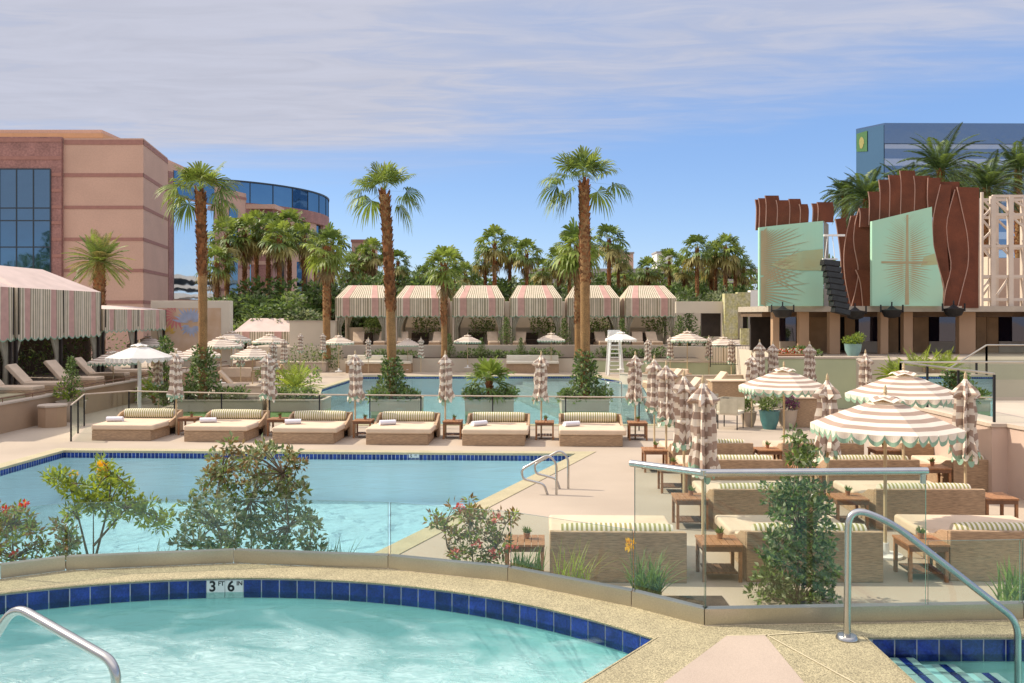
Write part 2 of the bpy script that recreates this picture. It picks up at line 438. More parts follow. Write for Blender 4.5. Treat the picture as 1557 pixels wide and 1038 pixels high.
def wnoise(scale, det, dis, rot, sx, sy, rough=.55):
    cb = nt.nodes.new('ShaderNodeCombineXYZ'); L(u, cb.inputs[0]); L(v, cb.inputs[1])
    mp = nt.nodes.new('ShaderNodeMapping'); mp.inputs['Rotation'].default_value = (0, 0, rot); mp.inputs['Scale'].default_value = (sx, sy, 1)
    L(cb.outputs[0], mp.inputs[0])
    n = nt.nodes.new('ShaderNodeTexNoise'); n.inputs['Scale'].default_value = scale; n.inputs['Detail'].default_value = det; n.inputs['Distortion'].default_value = dis
    n.inputs['Roughness'].default_value = rough
    L(mp.outputs[0], n.inputs['Vector']); return n.outputs[0]
n1 = wnoise(.9, 7, .5, .35, .55, 1.5); n2 = wnoise(3.2, 8, .8, .3, .6, 1.6, .6)
n3 = wnoise(.55, 5, .3, .3, .6, 1.0)
edge = wm('SUBTRACT', wm('ADD', wm('MULTIPLY', u, -.36), wm('ADD', wm('ADD', wm('MULTIPLY', wm('MULTIPLY', u, u), -.09), wm('MULTIPLY', wm('POWER', wm('MAXIMUM', u, 0.0), 2.0), -.13)), 4.95)), v)
e2 = wm('ADD', edge, wm('MULTIPLY', wm('SUBTRACT', n1, .5), 1.9))
e2 = wm('ADD', e2, wm('MULTIPLY', wm('SUBTRACT', n2, .5), .9))
main = mrange(e2, -1.0, 1.5)
veil = wm('MULTIPLY', mrange(wm('ADD', edge, wm('MULTIPLY', wm('SUBTRACT', n1, .5), 3.0)), -2.0, .6), wm('MULTIPLY', mrange(u, 1.0, -1.6), .45))
body = wm('MULTIPLY', main, wm('ADD', .30, wm('MULTIPLY', wm('ADD', mrange(n3, .3, .65), wm('ADD', wm('MULTIPLY', mrange(n2, .35, .65), .55), wm('MULTIPLY', mrange(n1, .35, .65), .35))), .36)))
cl = wm('MINIMUM', wm('ADD', body, veil), .92)
cl = wm('MULTIPLY', cl, mrange(sp.outputs[2], .02, .12))
mx = nt.nodes.new('ShaderNodeMix'); mx.data_type = 'RGBA'
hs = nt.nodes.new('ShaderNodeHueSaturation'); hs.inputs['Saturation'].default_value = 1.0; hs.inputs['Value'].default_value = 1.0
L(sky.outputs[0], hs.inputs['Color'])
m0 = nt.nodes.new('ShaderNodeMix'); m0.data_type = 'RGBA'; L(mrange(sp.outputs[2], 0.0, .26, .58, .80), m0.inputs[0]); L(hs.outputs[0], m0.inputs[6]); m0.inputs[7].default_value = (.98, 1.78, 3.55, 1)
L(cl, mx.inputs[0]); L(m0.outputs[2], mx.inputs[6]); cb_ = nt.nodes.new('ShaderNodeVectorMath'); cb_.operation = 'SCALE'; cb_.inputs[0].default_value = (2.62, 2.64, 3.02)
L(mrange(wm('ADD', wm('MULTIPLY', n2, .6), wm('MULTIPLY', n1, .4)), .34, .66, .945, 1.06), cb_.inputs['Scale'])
up_ = nt.nodes.new('ShaderNodeVectorMath'); up_.operation = 'SCALE'; up_.inputs[0].default_value = (4.6, 4.1, 3.7); L(mrange(sp.outputs[2], .36, .75), up_.inputs['Scale'])  # extra warm glow added overhead, out of view, to lift the shadows
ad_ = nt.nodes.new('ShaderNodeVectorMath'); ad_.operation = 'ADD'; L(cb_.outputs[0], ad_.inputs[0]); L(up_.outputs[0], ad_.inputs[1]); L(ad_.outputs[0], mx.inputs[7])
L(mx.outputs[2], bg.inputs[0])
sl = bpy.data.lights.new('sun', 'SUN'); sl.energy = 3.3; sl.angle = R(.6); sl.color = (1, .90, .74)
so = bpy.data.objects.new('sun', sl); COL.objects.link(so); so.rotation_euler = SUN.to_track_quat('Z', 'Y').to_euler(); so.location = (-30, 10, 40)
cd = bpy.data.cameras.new('camera'); cam = bpy.data.objects.new('camera', cd); COL.objects.link(cam)
cam.location = (0, 0, H); cam.rotation_euler = (R(90), 0, 0); cd.sensor_width = 36; cd.sensor_fit = 'HORIZONTAL'
cd.lens = F*36/1557; cd.shift_y = -(519-HY)/1557; cd.clip_end = 3000; cd.clip_start = .05
scene.camera = cam
vs = scene.view_settings; vs.view_transform = 'Standard'; vs.look = 'None'; vs.exposure = .62; vs.gamma = 1

# ================================================================ ground and pools
POOL1 = [(-11.55, 22.85), (1.65, 22.3), (-3.0, 10.4), (-12.1, 10.4)]
POOL2 = [(-6.5, 28.3), (-9.0, 42.0), (-8.6, 50.4), (4.6, 50.8), (6.6, 45.0), (4.9, 28.3)]
def off(poly, d):
    """polygon pushed outward by d (counter-clockwise or clockwise)"""
    n = len(poly); a = sum(poly[i][0]*poly[(i+1) % n][1]-poly[(i+1) % n][0]*poly[i][1] for i in range(n)); sg = 1 if a > 0 else -1
    out = []
    for i in range(n):
        p0, p1, p2 = Vector(poly[i-1]), Vector(poly[i]), Vector(poly[(i+1) % n])
        d1 = (p1-p0).normalized(); d2 = (p2-p1).normalized()
        n1_ = Vector((d1.y, -d1.x))*sg; n2_ = Vector((d2.y, -d2.x))*sg
        b = (n1_+n2_); b = b/max(.3, b.dot(n1_)); out.append(tuple(p1+b*d))
    return out
mb = MB(); mb.sheet([[(-1500, -300), (1500, -300), (1500, 2500), (-1500, 2500)], off(POOL1, .30), off(POOL2, .25)], 0)
struct(mb.build('ground', M_deck))
def pool(name, poly, wz, depth, wmat, cop, label, tile=.10, floor=M_plaster):
    mb = MB(); mb.sheet([poly], -depth, 0); mb.wall(poly, -depth, wz-.06, 0, closed=True, flip=False)
    mb2 = MB()
    n = len(poly)
    for i in range(n):
        a, b = Vector(poly[i]), Vector(poly[(i+1) % n]); Ln = (b-a).length; k = max(1, int(Ln/tile)); d = (b-a)/k
        mb2.quad((a.x, a.y, wz-.06), (b.x, b.y, wz-.06), (b.x, b.y, -.03), (a.x, a.y, -.03), 0)
        nn = Vector((-d.y, d.x)).normalized()
        c = Vector((sum(p[0] for p in poly)/n, sum(p[1] for p in poly)/n))
        if nn.dot(c-a) < 0: nn = -nn
        for j in range(k):
            p = a+d*(j+.06)+nn*.004; q = a+d*(j+.94)+nn*.004
            mb2.quad((p.x, p.y, wz-.055), (q.x, q.y, wz-.055), (q.x, q.y, -.04), (p.x, p.y, -.04), 1)
    struct(mb.build(name+'_basin', floor)); struct(mb2.build(name+'_waterline', [M_grout, M_tile2]))
    mb3 = MB(); o = off(poly, cop)
    mb3.sheet([o, off(poly, -.03)], .012, 0); mb3.wall(off(poly, -.03), -.045, .012, 0, closed=True); mb3.wall(o, -.05, .012, 0, closed=True)
    struct(mb3.build(name+'_coping', M_coping))
    mb4 = MB(); mb4.sheet([off(poly, -.005)], wz, 0); struct(mb4.build(name+'_water', wmat))
pool('pool', POOL1, -.13, 1.25, M_water1, .34, '')
pool('far_pool', POOL2, -.10, 1.1, M_water2, .34, '')
# shallow tanning shelf and its steps inside the far pool
mb = MB()
sh = [(.6, 50.5), (4.45, 50.6), (6.4, 45), (4.8, 30.5)]
for k, (dz, dx) in enumerate(((-.30, 0), (-.5, -.45), (-.7, -.9))):
    poly = [(x+(dx if i in (0, 3) else 0), y) for i, (x, y) in enumerate(sh)]
    mb.prism(poly, -1.09+.001*k, dz, 0)
struct(mb.build('pool_steps', M_shelf))
# lap lines of the far marker: depth marker at the near pool's far wall
def text_mesh(mb, s, M, size, m=0):
    cu = bpy.data.curves.new('lettering', 'FONT'); cu.body = s; cu.size = size; cu.align_x = 'CENTER'; cu.align_y = 'CENTER'; cu.offset = size*.026
    ob = bpy.data.objects.new('lettering', cu); COL.objects.link(ob)
    dg = bpy.context.evaluated_depsgraph_get(); me = bpy.data.meshes.new_from_object(ob.evaluated_get(dg))
    mb.add([M @ v.co for v in me.vertices], [tuple(p.vertices) for p in me.polygons], m)
    bpy.data.objects.remove(ob); bpy.data.curves.remove(cu); bpy.data.meshes.remove(me)
def upright(x, y, z, face):          # text in the plane whose outward normal is angle face (from -Y)
    return Matrix.Translation((x, y, z)) @ Matrix.Rotation(face, 4, 'Z') @ Matrix.Rotation(PI/2, 4, 'X')
t = thing('depth_marker', 'small white depth tile in the blue waterline of the near pool', 'depth marker', (-2.48, 22.46, 0), R(-2.4))
b = MB(); b.box(-.13, .13, -.02, .004, -.12, -.03); b.build('tile', M_white_tile, t)
b = MB(); text_mesh(b, '5', upright(-.07, -.024, -.075, 0), .10); text_mesh(b, 'FT', upright(.05, -.024, -.065, 0), .06); b.build('numeral', M_ink, t)

# ================================================================ raised spa deck (the camera stands here)
ZS = 1.30
CH = [(-9.0, 3.0), (-7.4, 5.2), (-5.6, 6.75), P(0, 880, ZS)[:2], P(100, 867, ZS)[:2], P(355, 856, ZS)[:2], P(590, 865, ZS)[:2], P(772, 884, ZS)[:2], P(960, 922, ZS)[:2],
      P(1071, 951, ZS)[:2], P(1557, 942, ZS)[:2], (5.5, 6.5), (8.5, 6.6)]
SC = Vector((-2.2, 3.15)); SR = 4.32
a0 = math.atan2(6.08-SC.y, 1.03-SC.x)
arc = [(SC.x+SR*math.cos(a), SC.y+SR*math.sin(a)) for a in [a0+(R(200)-a0)*i/90 for i in range(91)]]
SPA = arc+[(-5.5, -.6), (-2.0, -.9), (-.35, 4.25)]
COLD = [(2.40, 6.1), (2.40, .8), (7.2, .8), (7.2, 6.1)]
outer = [tuple(p) for p in CH]+[(8.5, -5), (-9.0, -5)]
inner = off(outer, -.001)
mb = MB(); mb.sheet([outer, SPA, COLD], ZS, 0); mb.wall(outer, 0, ZS, 1, closed=True, flip=True)
struct(mb.build('spa_deck', [M_agg, M_stone]))
# rounded lip of the coping above the water, all round the spa
def lip(poly, name):
    mb = MB(); prev = None; n = len(poly)
    rings = []
    prof = [(.0, .003), (-.018, -.001), (-.026, -.009), (-.022, -.020), (.0, -.025)]
    for d, z in prof: rings.append([(x, y, ZS+z) for x, y in off(poly, d)])
    for k in range(len(rings)-1):
        for i in range(n):
            j = (i+1) % n; mb.quad(rings[k][i], rings[k][j], rings[k+1][j], rings[k+1][i])
    return struct(mb.build(name, M_agg, smooth=60))
lip(SPA, 'spa_coping'); lip(COLD, 'cold_pool_coping')
ZW = ZS-.130
def basin(name, poly, depth, mtl, wmt):
    mb = MB(); mb.sheet([poly], ZS-depth); mb.wall(poly, ZS-depth, ZS-.024, closed=True); struct(mb.build(name+'_basin', mtl))
    mb = MB(); mb.sheet([off(poly, -.012)], ZW); struct(mb.build(name+'_water', wmt))
basin('spa', SPA, 1.1, M_spaplaster, M_water3); basin('cold_pool', COLD, 1.2, M_spaplaster, M_water4)
IN = -1
st = .1525
mk = P(341, 876, ZS)                               # where the depth marker sits on the arc
IN = -1
def build_tiles(name, pts, skip=lambda s: False, inward=1):
    g = MB(); acc = [0]
    for i in range(len(pts)-1): acc.append(acc[-1]+(Vector(pts[i+1])-Vector(pts[i])).length)
    def at(s):
        for i in range(len(acc)-1):
            if s <= acc[i+1]+1e-9:
                q = (s-acc[i])/(acc[i+1]-acc[i]); a, b_ = Vector(pts[i]), Vector(pts[i+1]); d = (b_-a).normalized()
                return a.lerp(b_, q), Vector((-d.y, d.x))*inward
        return Vector(pts[-1]), Vector((0, 0))
    for i in range(len(pts)-1):
        a, b_ = Vector(pts[i]), Vector(pts[i+1]); d = (b_-a).normalized(); nn = Vector((-d.y, d.x))*inward*.005
        a = a+nn; b_ = b_+nn
        g.quad((a.x, a.y, ZS-.185), (b_.x, b_.y, ZS-.185), (b_.x, b_.y, ZS-.027), (a.x, a.y, ZS-.027), 0)
    for j in range(int(acc[-1]/st)):
        if skip(j): continue
        p, n0 = at(j*st+.004); q, n1_ = at((j+1)*st-.004); p = p+n0*.010; q = q+n1_*.010
        g.quad((p.x, p.y, ZS-.178), (q.x, q.y, ZS-.178), (q.x, q.y, ZS-.031), (p.x, p.y, ZS-.031), 1)
    struct(g.build(name, [M_grout, M_tile]))
    return at, acc
arcl = [abs((Vector(p)-Vector((mk.x, mk.y))).length) for p in arc]
smk = sum((Vector(arc[i+1])-Vector(arc[i])).length for i in range(arcl.index(min(arcl))))
jm = int(round(smk/st))
at, acc = build_tiles('spa_waterline_tiles', arc, skip=lambda j: j in (jm-1, jm), inward=1)
build_tiles('spa_end_tiles', [(-.35, 4.25), (1.03, 6.08)], inward=1)
build_tiles('cold_pool_tiles', [(7.2, 6.1), (2.40, 6.1)], inward=1)
build_tiles('cold_pool_side_tiles', [(2.40, 6.1), (2.40, .8)], inward=1)
p, nn = at(jm*st)
face = math.atan2(nn.y, nn.x)+PI/2
t = thing('depth_marker', 'white ceramic depth marker reading 3 FT 6 IN on the round spa', 'depth marker', (p.x+nn.x*.006, p.y+nn.y*.006, ZS-.104), face)
for i, (a, s) in enumerate((('3', 'FT'), ('6', 'IN'))):
    x = -st/2+i*st
    b = MB(); b.box(x-st/2+.003, x+st/2-.003, -.008, .0, -.073, .073); b.build('tile', M_white_tile, t)
    b = MB(); text_mesh(b, a, upright(x-.026, -.0095, .020, 0), .122); text_mesh(b, s, upright(x+.045, -.0095, .046, 0), .050); b.build('numeral', M_ink, t)
# pink path wedge and the fine joint
mb = MB(); mb.sheet([[P(1105, 967, ZS)[:2], P(1162, 965, ZS)[:2], P(1232, 1050, ZS)[:2], P(1300, 1130, ZS)[:2], P(860, 1130, ZS)[:2], P(994, 1050, ZS)[:2]]], ZS+.004)
struct(mb.build('spa_path', M_deck2))
mb = MB()
for a, b_ in (((1166, 966), (1298, 1038)), ((1166, 966), (1285, 958)), ((1105, 967), (1166, 966)), ((1298, 1038), (1330, 1056))):
    p0 = P(*a, ZS); p1 = P(*b_, ZS); d = (p1-p0).normalized(); s = Vector((-d.y, d.x, 0))*.006
    mb.quad(*[(q.x, q.y, ZS+.005) for q in (p0-s, p1-s, p1+s, p0+s)])
o = struct(mb.build('deck_joint', M_joint))
# white and blue edged steps in the small pool
mb = MB(); mb2 = MB()
for k, (x0, x1, z, y1) in enumerate(((2.42, 2.75, 1.152, 6.07), (2.75, 3.01, 1.122, 6.03), (3.01, 3.27, 1.085, 5.98))):
    mb.box(x0, x1, 1.0, y1, .12, z)
    n = 34; y0 = 1.2; dy = (y1-y0)/n
    for j in range(n):
        for i in range(3):
            xa = x1-.17+i*.056
            mb2.quad((xa, y0+j*dy+.004, z+.004), (xa+.052, y0+j*dy+.004, z+.004), (xa+.052, y0+(j+1)*dy-.004, z+.004), (xa, y0+(j+1)*dy-.004, z+.004), 1 if i == 1 else 0)
struct(mb.build('pool_steps', M_spaplaster)); struct(mb2.build('step_nosing_tiles', [M_white_tile, M_tile]))

# ================================================================ glass balustrade round the spa
t = thing('glass_balustrade', 'frameless glass balustrade in a steel base channel round the spa deck', 'balustrade', (0, 7.8, ZS))
def loc(p, z): return (p[0], p[1]-7.8, z-ZS)
b = MB()
for i in range(len(CH)-1):
    a, c = Vector(CH[i]), Vector(CH[i+1]); d = (c-a).normalized(); n = Vector((-d.y, d.x)); n = n if n.y > 0 else -n
    a2 = a+n*.07; c2 = c+n*.07; dd = d*.004
    pts = [a+dd, c-dd, c2-dd, a2+dd]
    vsb = [loc(q, ZS+.001) for q in pts]+[loc(q, ZS+.115) for q in pts]
    b.add(vsb, ((0, 1, 5, 4), (1, 2, 6, 5), (2, 3, 7, 6), (3, 0, 4, 7), (4, 5, 6, 7)))
b.build('base_channel', M_chan, t)
ends = [(i, CH[i], CH[i+1]) for i in range(len(CH)-1)]
P1415 = Vector((X(1413, 6.36), 6.36))
segs = []
for i, a, c in ends:
    if i == 9: segs += [(a, P1415, 2.36), (P1415, c, 1.87)]
    else: segs.append((a, c, 2.36 if i == 8 else 1.87))
for a, c, zt in segs:
    a = Vector(a); c = Vector(c); d = (c-a).normalized(); n = Vector((-d.y, d.x)); n = n if n.y > 0 else -n
    a = a+d*.008+n*.028; c = c-d*.008+n*.028
    g = MB(); g.quad(loc(a, ZS+.112), loc(c, ZS+.112), loc(c, zt), loc(a, zt), 0)
    e = n*.012                                     # greenish polished edges give the sheet its thickness
    g.quad(loc(a, zt), loc(c, zt), loc(c+e, zt), loc(a+e, zt), 1)
    g.quad(loc(a, ZS+.112), loc(a, zt), loc(a+e, zt), loc(a+e, ZS+.112), 1)
    g.quad(loc(c, ZS+.112), loc(c+e, ZS+.112), loc(c+e, zt), loc(c, zt), 1)
    g.build('glass_panel', [M_glass, M_gedge], t)
b = MB(); zr = 2.375
q = [Vector(CH[8]), Vector(CH[9]), P1415]
q = [(x.x, x.y+.03) for x in q]
b.tube([loc(q[0], zr), loc(q[1], zr)], .026, 14); b.tube([loc(q[1], zr), loc(q[2], zr)], .026, 14)
b.lathe([(.0, -.026), (.026, -.018), (.026, .018), (.0, .026)], 14, c=loc(q[1], zr))
b.bar(loc((q[2][0]-.03, q[2][1]), zr-.02), loc((q[2][0]-.03, q[2][1]), zr-.09), .03, .03)
b.build('top_rail', M_steel, t, smooth=50)
# ================================================================ stainless grab rails
def arcpts(pts, r, k=6):
    """polyline with rounded corners"""
    pts = [Vector(p) for p in pts]; out = [pts[0]]
    for i in range(1, len(pts)-1):
        a, b_, c = pts[i-1], pts[i], pts[i+1]; d1 = (a-b_).normalized(); d2 = (c-b_).normalized()
        rr = min(r if not isinstance(r, (list, tuple)) else r[i-1], (a-b_).length*.49, (c-b_).length*.49)
        for j in range(k+1):
            s = j/k; out.append((b_+d1*rr)*(1-s)**2+b_*2*s*(1-s)+(b_+d2*rr)*s*s)
    return out+[pts[-1]]
def grab(name, label, pts, r, rr, flange=True):
    o = Vector(pts[0]); t = thing(name, label, 'handrail', o)
    b = MB(); b.tube([p-o for p in arcpts(pts, rr, 8)], r, 14); b.build('rail', M_steel, t, smooth=60)
    if flange:
        b = MB(); b.lathe([(.03, .03), (.062, .026), (.075, .008), (.075, .001)], 20, c=(0, 0, 0)); b.build('flange', M_steel, t, smooth=40)
D = 6.02
px = lambda x, y, d: Vector((X(x, d), d, Z(y, d)))
grab('handrail', 'bent stainless steel handrail stepping down into the small pool at right', [(X(1288, D), D, ZS+.002), px(1290, 770, D), px(1352, 792, D), px(1547, 944, D), (X(1549, D), D, .4)], .024, [.17, .17, .10])
grab('handrail', 'bent stainless steel handrail in the near left corner over the spa', [(-2.95, 5.0, .25), px(-18, 985, 4.75), px(22, 920, 4.7), px(176, 1008, 4.3), (X(183, 4.3), 4.3, .3)], .024, [.10, .12, .09], False)
# ================================================================ furniture materials
M_wicker = mat('brown_woven_panel', (.40, .27, .165), .8, var=.10, vscale=2, fine=.28, fscale=9, stretch=(1, 1, 10), bump=.25, bscale=110)
M_frame = mat('tan_woven_frame', (.46, .31, .19), .8, var=.08, vscale=2, fine=.22, fscale=9, stretch=(1, 1, 10), bump=.2, bscale=110)
M_cush = mat('sand_canvas', (.66, .51, .37), .9, var=.09, vscale=2.5, fine=.06, fscale=200, bump=.55, bscale=6)
M_cream_f = mat('cream_canvas', (.70, .64, .52), .9, var=.05, vscale=3)
M_olive_f = mat('olive_canvas', (.33, .30, .11), .9, var=.08, vscale=3)
M_towel = mat('white_towel', (.74, .72, .76), .95, var=.05, bump=.4, bscale=60)
M_teak = mat('teak', (.36, .17, .075), .6, var=.25, vscale=5, fine=.2, fscale=40)
M_teakd = mat('dark_teak', (.20, .10, .055), .65, var=.25, vscale=5, fine=.2)
M_pole = mat('pale_wood_pole', (.55, .42, .25), .55, var=.12, vscale=4)
M_uw = mat('umbrella_offwhite', (.74, .665, .57), .9, var=.04, vscale=3, trans=.12)
M_ut = mat('umbrella_taupe', (.38, .275, .215), .9, var=.06, vscale=3, trans=.06)
M_mint = mat('mint_trim', (.27, .41, .29), .9, var=.06)
M_wc = mat('white_canvas', (.76, .73, .70), .9, var=.04, trans=.12)
M_terra = mat('terracotta', (.36, .17, .09), .8, var=.2, vscale=9)
M_teal = mat('teal_glaze', (.075, .20, .20), .25, var=.15, vscale=5)
M_leaf1 = mat('leaf_mid_green', (.16, .23, .055), .55, var=.35, vscale=4, island=.4, trans=.25)
M_leaf2 = mat('leaf_dark_green', (.09, .145, .04), .5, var=.35, vscale=4, island=.4, trans=.18)
M_leaf3 = mat('leaf_lime', (.26, .32, .035), .55, var=.25, vscale=4, island=.35, trans=.3)
M_leaf4 = mat('leaf_grey_olive', (.235, .27, .145), .5, var=.3, vscale=4, island=.4, trans=.18)
M_leaf5 = mat('leaf_bronze', (.24, .155, .06), .55, var=.3, vscale=4, island=.35, trans=.2)
M_palm1 = mat('palm_leaf', (.19, .245, .045), .5, var=.3, vscale=2, island=.35, trans=.25)
M_palm2 = mat('palm_leaf_old', (.27, .235, .075), .6, var=.3, vscale=2, island=.35, trans=.2)
M_palm3 = mat('palm_leaf_dark', (.12, .175, .04), .5, var=.3, vscale=2, island=.4, trans=.2)
M_dead = mat('dead_frond', (.24, .165, .075), .85, var=.3, vscale=3, island=.35, trans=.1)
M_bark = mat('palm_bark', (.30, .165, .065), .9, var=.25, vscale=3, fine=.3, fscale=30, bump=.5, bscale=20)
M_boot = mat('palm_boot', (.24, .095, .035), .9, var=.3, vscale=6, island=.45)
M_wood = mat('stem_bark', (.15, .11, .07), .9, var=.3, vscale=8)
M_red = mat('red_petal', (.50, .045, .02), .6, var=.2, island=.3, trans=.2)
M_pinkp = mat('pink_petal', (.60, .16, .14), .6, var=.2, island=.3, trans=.2)
M_yel = mat('yellow_petal', (.70, .42, .02), .6, var=.2, island=.25, trans=.25)
M_blade = mat('grass_blade', (.13, .20, .045), .5, var=.3, island=.4, trans=.25)

# ================================================================ daybeds
BEDW = 1.78
def make_daybed():
    t = thing('daybed', 'daybed', 'daybed', group='striped poolside daybeds')
    w = BEDW/2
    b = MB(); b.box(-w+.01, w-.10, .03, 1.28, 0, .29); b.build('plinth', M_wicker, t, bevel=.012)
    b = MB(); b.box(-w, w, 1.90, 1.98, .0, .66); b.build('back_panel', M_wicker, t, bevel=.012)
    for s in (-1, 1):
        b = MB(); xa, xb = (s*w-.06, s*w) if s > 0 else (s*w, s*w+.06)
        prof = [(1.02, .28), (1.02, .40), (1.45, .50), (1.65, .60), (1.896, .64), (1.896, .0), (1.55, .0), (1.55, .28)]
        va = [(xa, y, z) for y, z in prof]; vb = [(xb, y, z) for y, z in prof]; n = len(prof)
        b.add(va+vb, [(0, 1, 2, 7), (2, 3, 6, 7), (3, 4, 5, 6), (n+7, n+2, n+1, n), (n+7, n+6, n+3, n+2), (n+6, n+5, n+4, n+3)]+[(i, n+i, n+(i+1) % n, (i+1) % n) for i in range(n)])
        b.build('side_arm', M_frame, t)
    b = MB(); b.box(-w+.065, w-.065, 1.29, 1.895, .20, .29); b.build('rear_deck', M_frame, t)
    b = MB(); b.box(-w, w, 0, 1.0, .295, .445); b.build('mattress_front', M_cush, t, bevel=.045, bseg=4)
    b = MB(); b.box(-w+.068, w-.068, 1.006, 1.885, .295, .440); b.build('mattress', M_cush, t, bevel=.03, bseg=3)
    b = MB(); n = 46; L_ = BEDW-.30; g = random.Random(3)
    rr = [.145*(1-.12*abs(2*i/n-1)**6)+g.uniform(-.002, .002) for i in range(n+1)]; k = 16
    for i in range(n+1):
        x = -L_/2+L_*i/n
        for j in range(k):
            a = 2*PI*j/k; b.v.append((x, 1.72+math.cos(a)*rr[i]*.95, .575+math.sin(a)*rr[i]))
    for i in range(n):
        for j in range(k): b.f.append((i*k+j, (i+1)*k+j, (i+1)*k+(j+1) % k, i*k+(j+1) % k)); b.m.append(i % 2)
    b.f.append(tuple(range(k))); b.m.append(0); b.f.append(tuple(n*k+j for j in range(k))[::-1]); b.m.append(0)
    b.build('bolster', [M_cream_f, M_olive_f], t, smooth=60)
    return t
bed = Maker(make_daybed())
def make_towel():
    b = MB(); n = 20; prof = []
    for i in range(n): prof.append((math.cos(2*PI*i/n)*.085, math.sin(2*PI*i/n)*.07))
    vs = [(x, p[0], .07+p[1]) for x in (-.22, .22) for p in prof]
    b.add(vs, [(i, (i+1) % n, n+(i+1) % n, n+i) for i in range(n)]+[tuple(range(n))[::-1], tuple(range(n, 2*n))])
    b.box(-.215, .215, .05, .13, .0, .05)
    return tag(b.build('rolled_towel', M_towel, smooth=50), 'towel', 'towel', 'rolled towels on the daybeds')
towel = Maker(make_towel())
ORD = ['first', 'second', 'third', 'fourth', 'fifth', 'sixth', 'seventh', 'eighth', 'ninth', 'tenth']
FRONT = [(136.5, 235, 670), (278, 376, 672), (413, 512, 675), (555, 656, 676.5), (701, 804, 678), (851, 952, 679)]
cent = []
for i, (xa, xb, y) in enumerate(FRONT):
    p = P((xa+xb)/2, y); cent.append(p)
    side = 'leftmost' if i == 0 else 'rightmost' if i == 5 else ORD[i]+' from the left'
    bed((p.x, p.y, 0), YAW, f'tan daybed, {side} of the six daybeds along the near pool')
    q = p+Matrix.Rotation(YAW, 3, 'Z') @ Vector((-.52, .62, .447))
    tw = [(-.05, 0), (.04, .03), (0, .12), (.10, .25), (.05, .5), (-.02, .3)][i]
    towel(q+Vector((tw[0], .12, 0)), YAW+R(8+60*tw[1]), f'white rolled towel on the daybed {side} of six along the near pool')
# right hand daybeds, seen from behind (px left, px right, py bottom)
BACK = []
rowlab = ['row nearest the glass balustrade', 'second row from the glass balustrade', 'third row from the glass balustrade', 'fourth row from the glass balustrade']
rows = [(887, [(835, 1042, 'left end'), (1136, 1346, 'middle'), (1451, 1661, 'right end')]),
        (806, [(1084, 1250, 'left end'), (1326, 1497, 'middle'), (1568, 1736, 'right end')]),
        (751, [(1051, 1189, 'left end'), (1255, 1395, 'middle'), (1452, 1592, 'right end')]),
        (719, [(1020, 1142, 'left end'), (1193, 1316, 'middle'), (1374, 1496, 'right end')])]
for r, (py, xs) in enumerate(rows):
    for xa, xb, nm in xs:
        if xa > 1557: continue
        p = P((xa+xb)/2, py)
        d = Matrix.Rotation(YAW*.6, 3, 'Z') @ Vector((0, 1.98, 0))
        jit = random.Random(r*7+len(BACK)); bed((p.x+d.x+jit.uniform(-.04, .04), p.y+d.y+jit.uniform(-.06, .06), 0), PI+YAW*.6+R(jit.uniform(-1.6, 1.6)), f'tan daybed seen from behind, {nm} of the {rowlab[r]}')
        BACK.append((p, r, nm))
# ================================================================ side tables and little pots
def make_table():
    t = thing('side_table', 'table', 'side table', group='teak side tables beside the daybeds')
    b = MB(); s = .27
    for i in range(6): b.box(-s+i*.0905, -s+i*.0905+.084, -s, s, .465, .495)
    b.build('tabletop', M_teak, t, bevel=.003, bseg=1)
    b = MB(); b.box(-s+.02, s-.02, -s+.01, -s+.032, .40, .464); b.box(-s+.02, s-.02, s-.032, s-.01, .40, .464); b.box(-s+.01, -s+.032, -s+.04, s-.04, .40, .464); b.box(s-.032, s-.01, -s+.04, s-.04, .40, .464); b.build('apron', M_teakd, t)
    for x in (-1, 1):
        for y in (-1, 1):
            b = MB(); b.box(x*.235-.022, x*.235+.022, y*.235-.022, y*.235+.022, 0, .463); b.build('leg', M_teak, t)
    b = MB()
    for i in range(5): b.box(-.205+i*.084, -.205+i*.084+.076, -.21, .21, .10, .122)
    b.build('shelf', M_teakd, t)
    return t
table = Maker(make_table())
def make_pot():
    t = thing('potted_succulent', 'pot', 'potted plant', group='small potted succulents on the side tables')
    b = MB(); b.lathe([(.045, 0), (.06, .09), (.066, .09), (.066, .105), (.055, .105), (.05, .095)], 14); b.build('pot', M_terra, t, smooth=40)
    b = MB(); g = random.Random(5)
    for i in range(46):
        a = g.uniform(0, 2*PI); e = R(g.uniform(25, 88)); d = Vector((math.cos(a)*math.cos(e), math.sin(a)*math.cos(e), math.sin(e)))
        leaf(b, Vector((math.cos(a)*.02, math.sin(a)*.02, .095)), d, rnd_dir(g), g.uniform(.08, .16), .026, g.choice((0, 0, 1)))
    b.build('leaves', [M_leaf1, M_leaf4], t)
    return t
pot = Maker(make_pot())
TB = []
def put_table(p, lab, wpot=True, rz=YAW):
    table((p.x, p.y, 0), rz, 'teak side table '+lab)
    if wpot: pot((p.x+.03, p.y+.06, .496), random.Random(int(p.x*100)).uniform(0, 6), 'small potted succulent '+lab, .72)
for i in range(6):
    c = cent[i]; d = Matrix.Rotation(YAW, 3, 'Z') @ Vector((1.31, 1.45, 0))
    q = c+d
    nm = ['between the first and second daybeds from the left', 'between the second and third daybeds from the left', 'between the third and fourth daybeds from the left',
          'between the fourth and fifth daybeds from the left', 'between the fifth and sixth daybeds from the left', 'right of the sixth daybed'][i].replace(' from the left', '')+' along the near pool'
    put_table(q, nm)
for p, r, nm in BACK:
    q = p+Vector((-1.20, .30, 0))
    put_table(q, f'left of the {nm} daybed, '+('nearest row', 'second row', 'third row', 'fourth row')[r]+' behind the glass', True, YAW*.6)
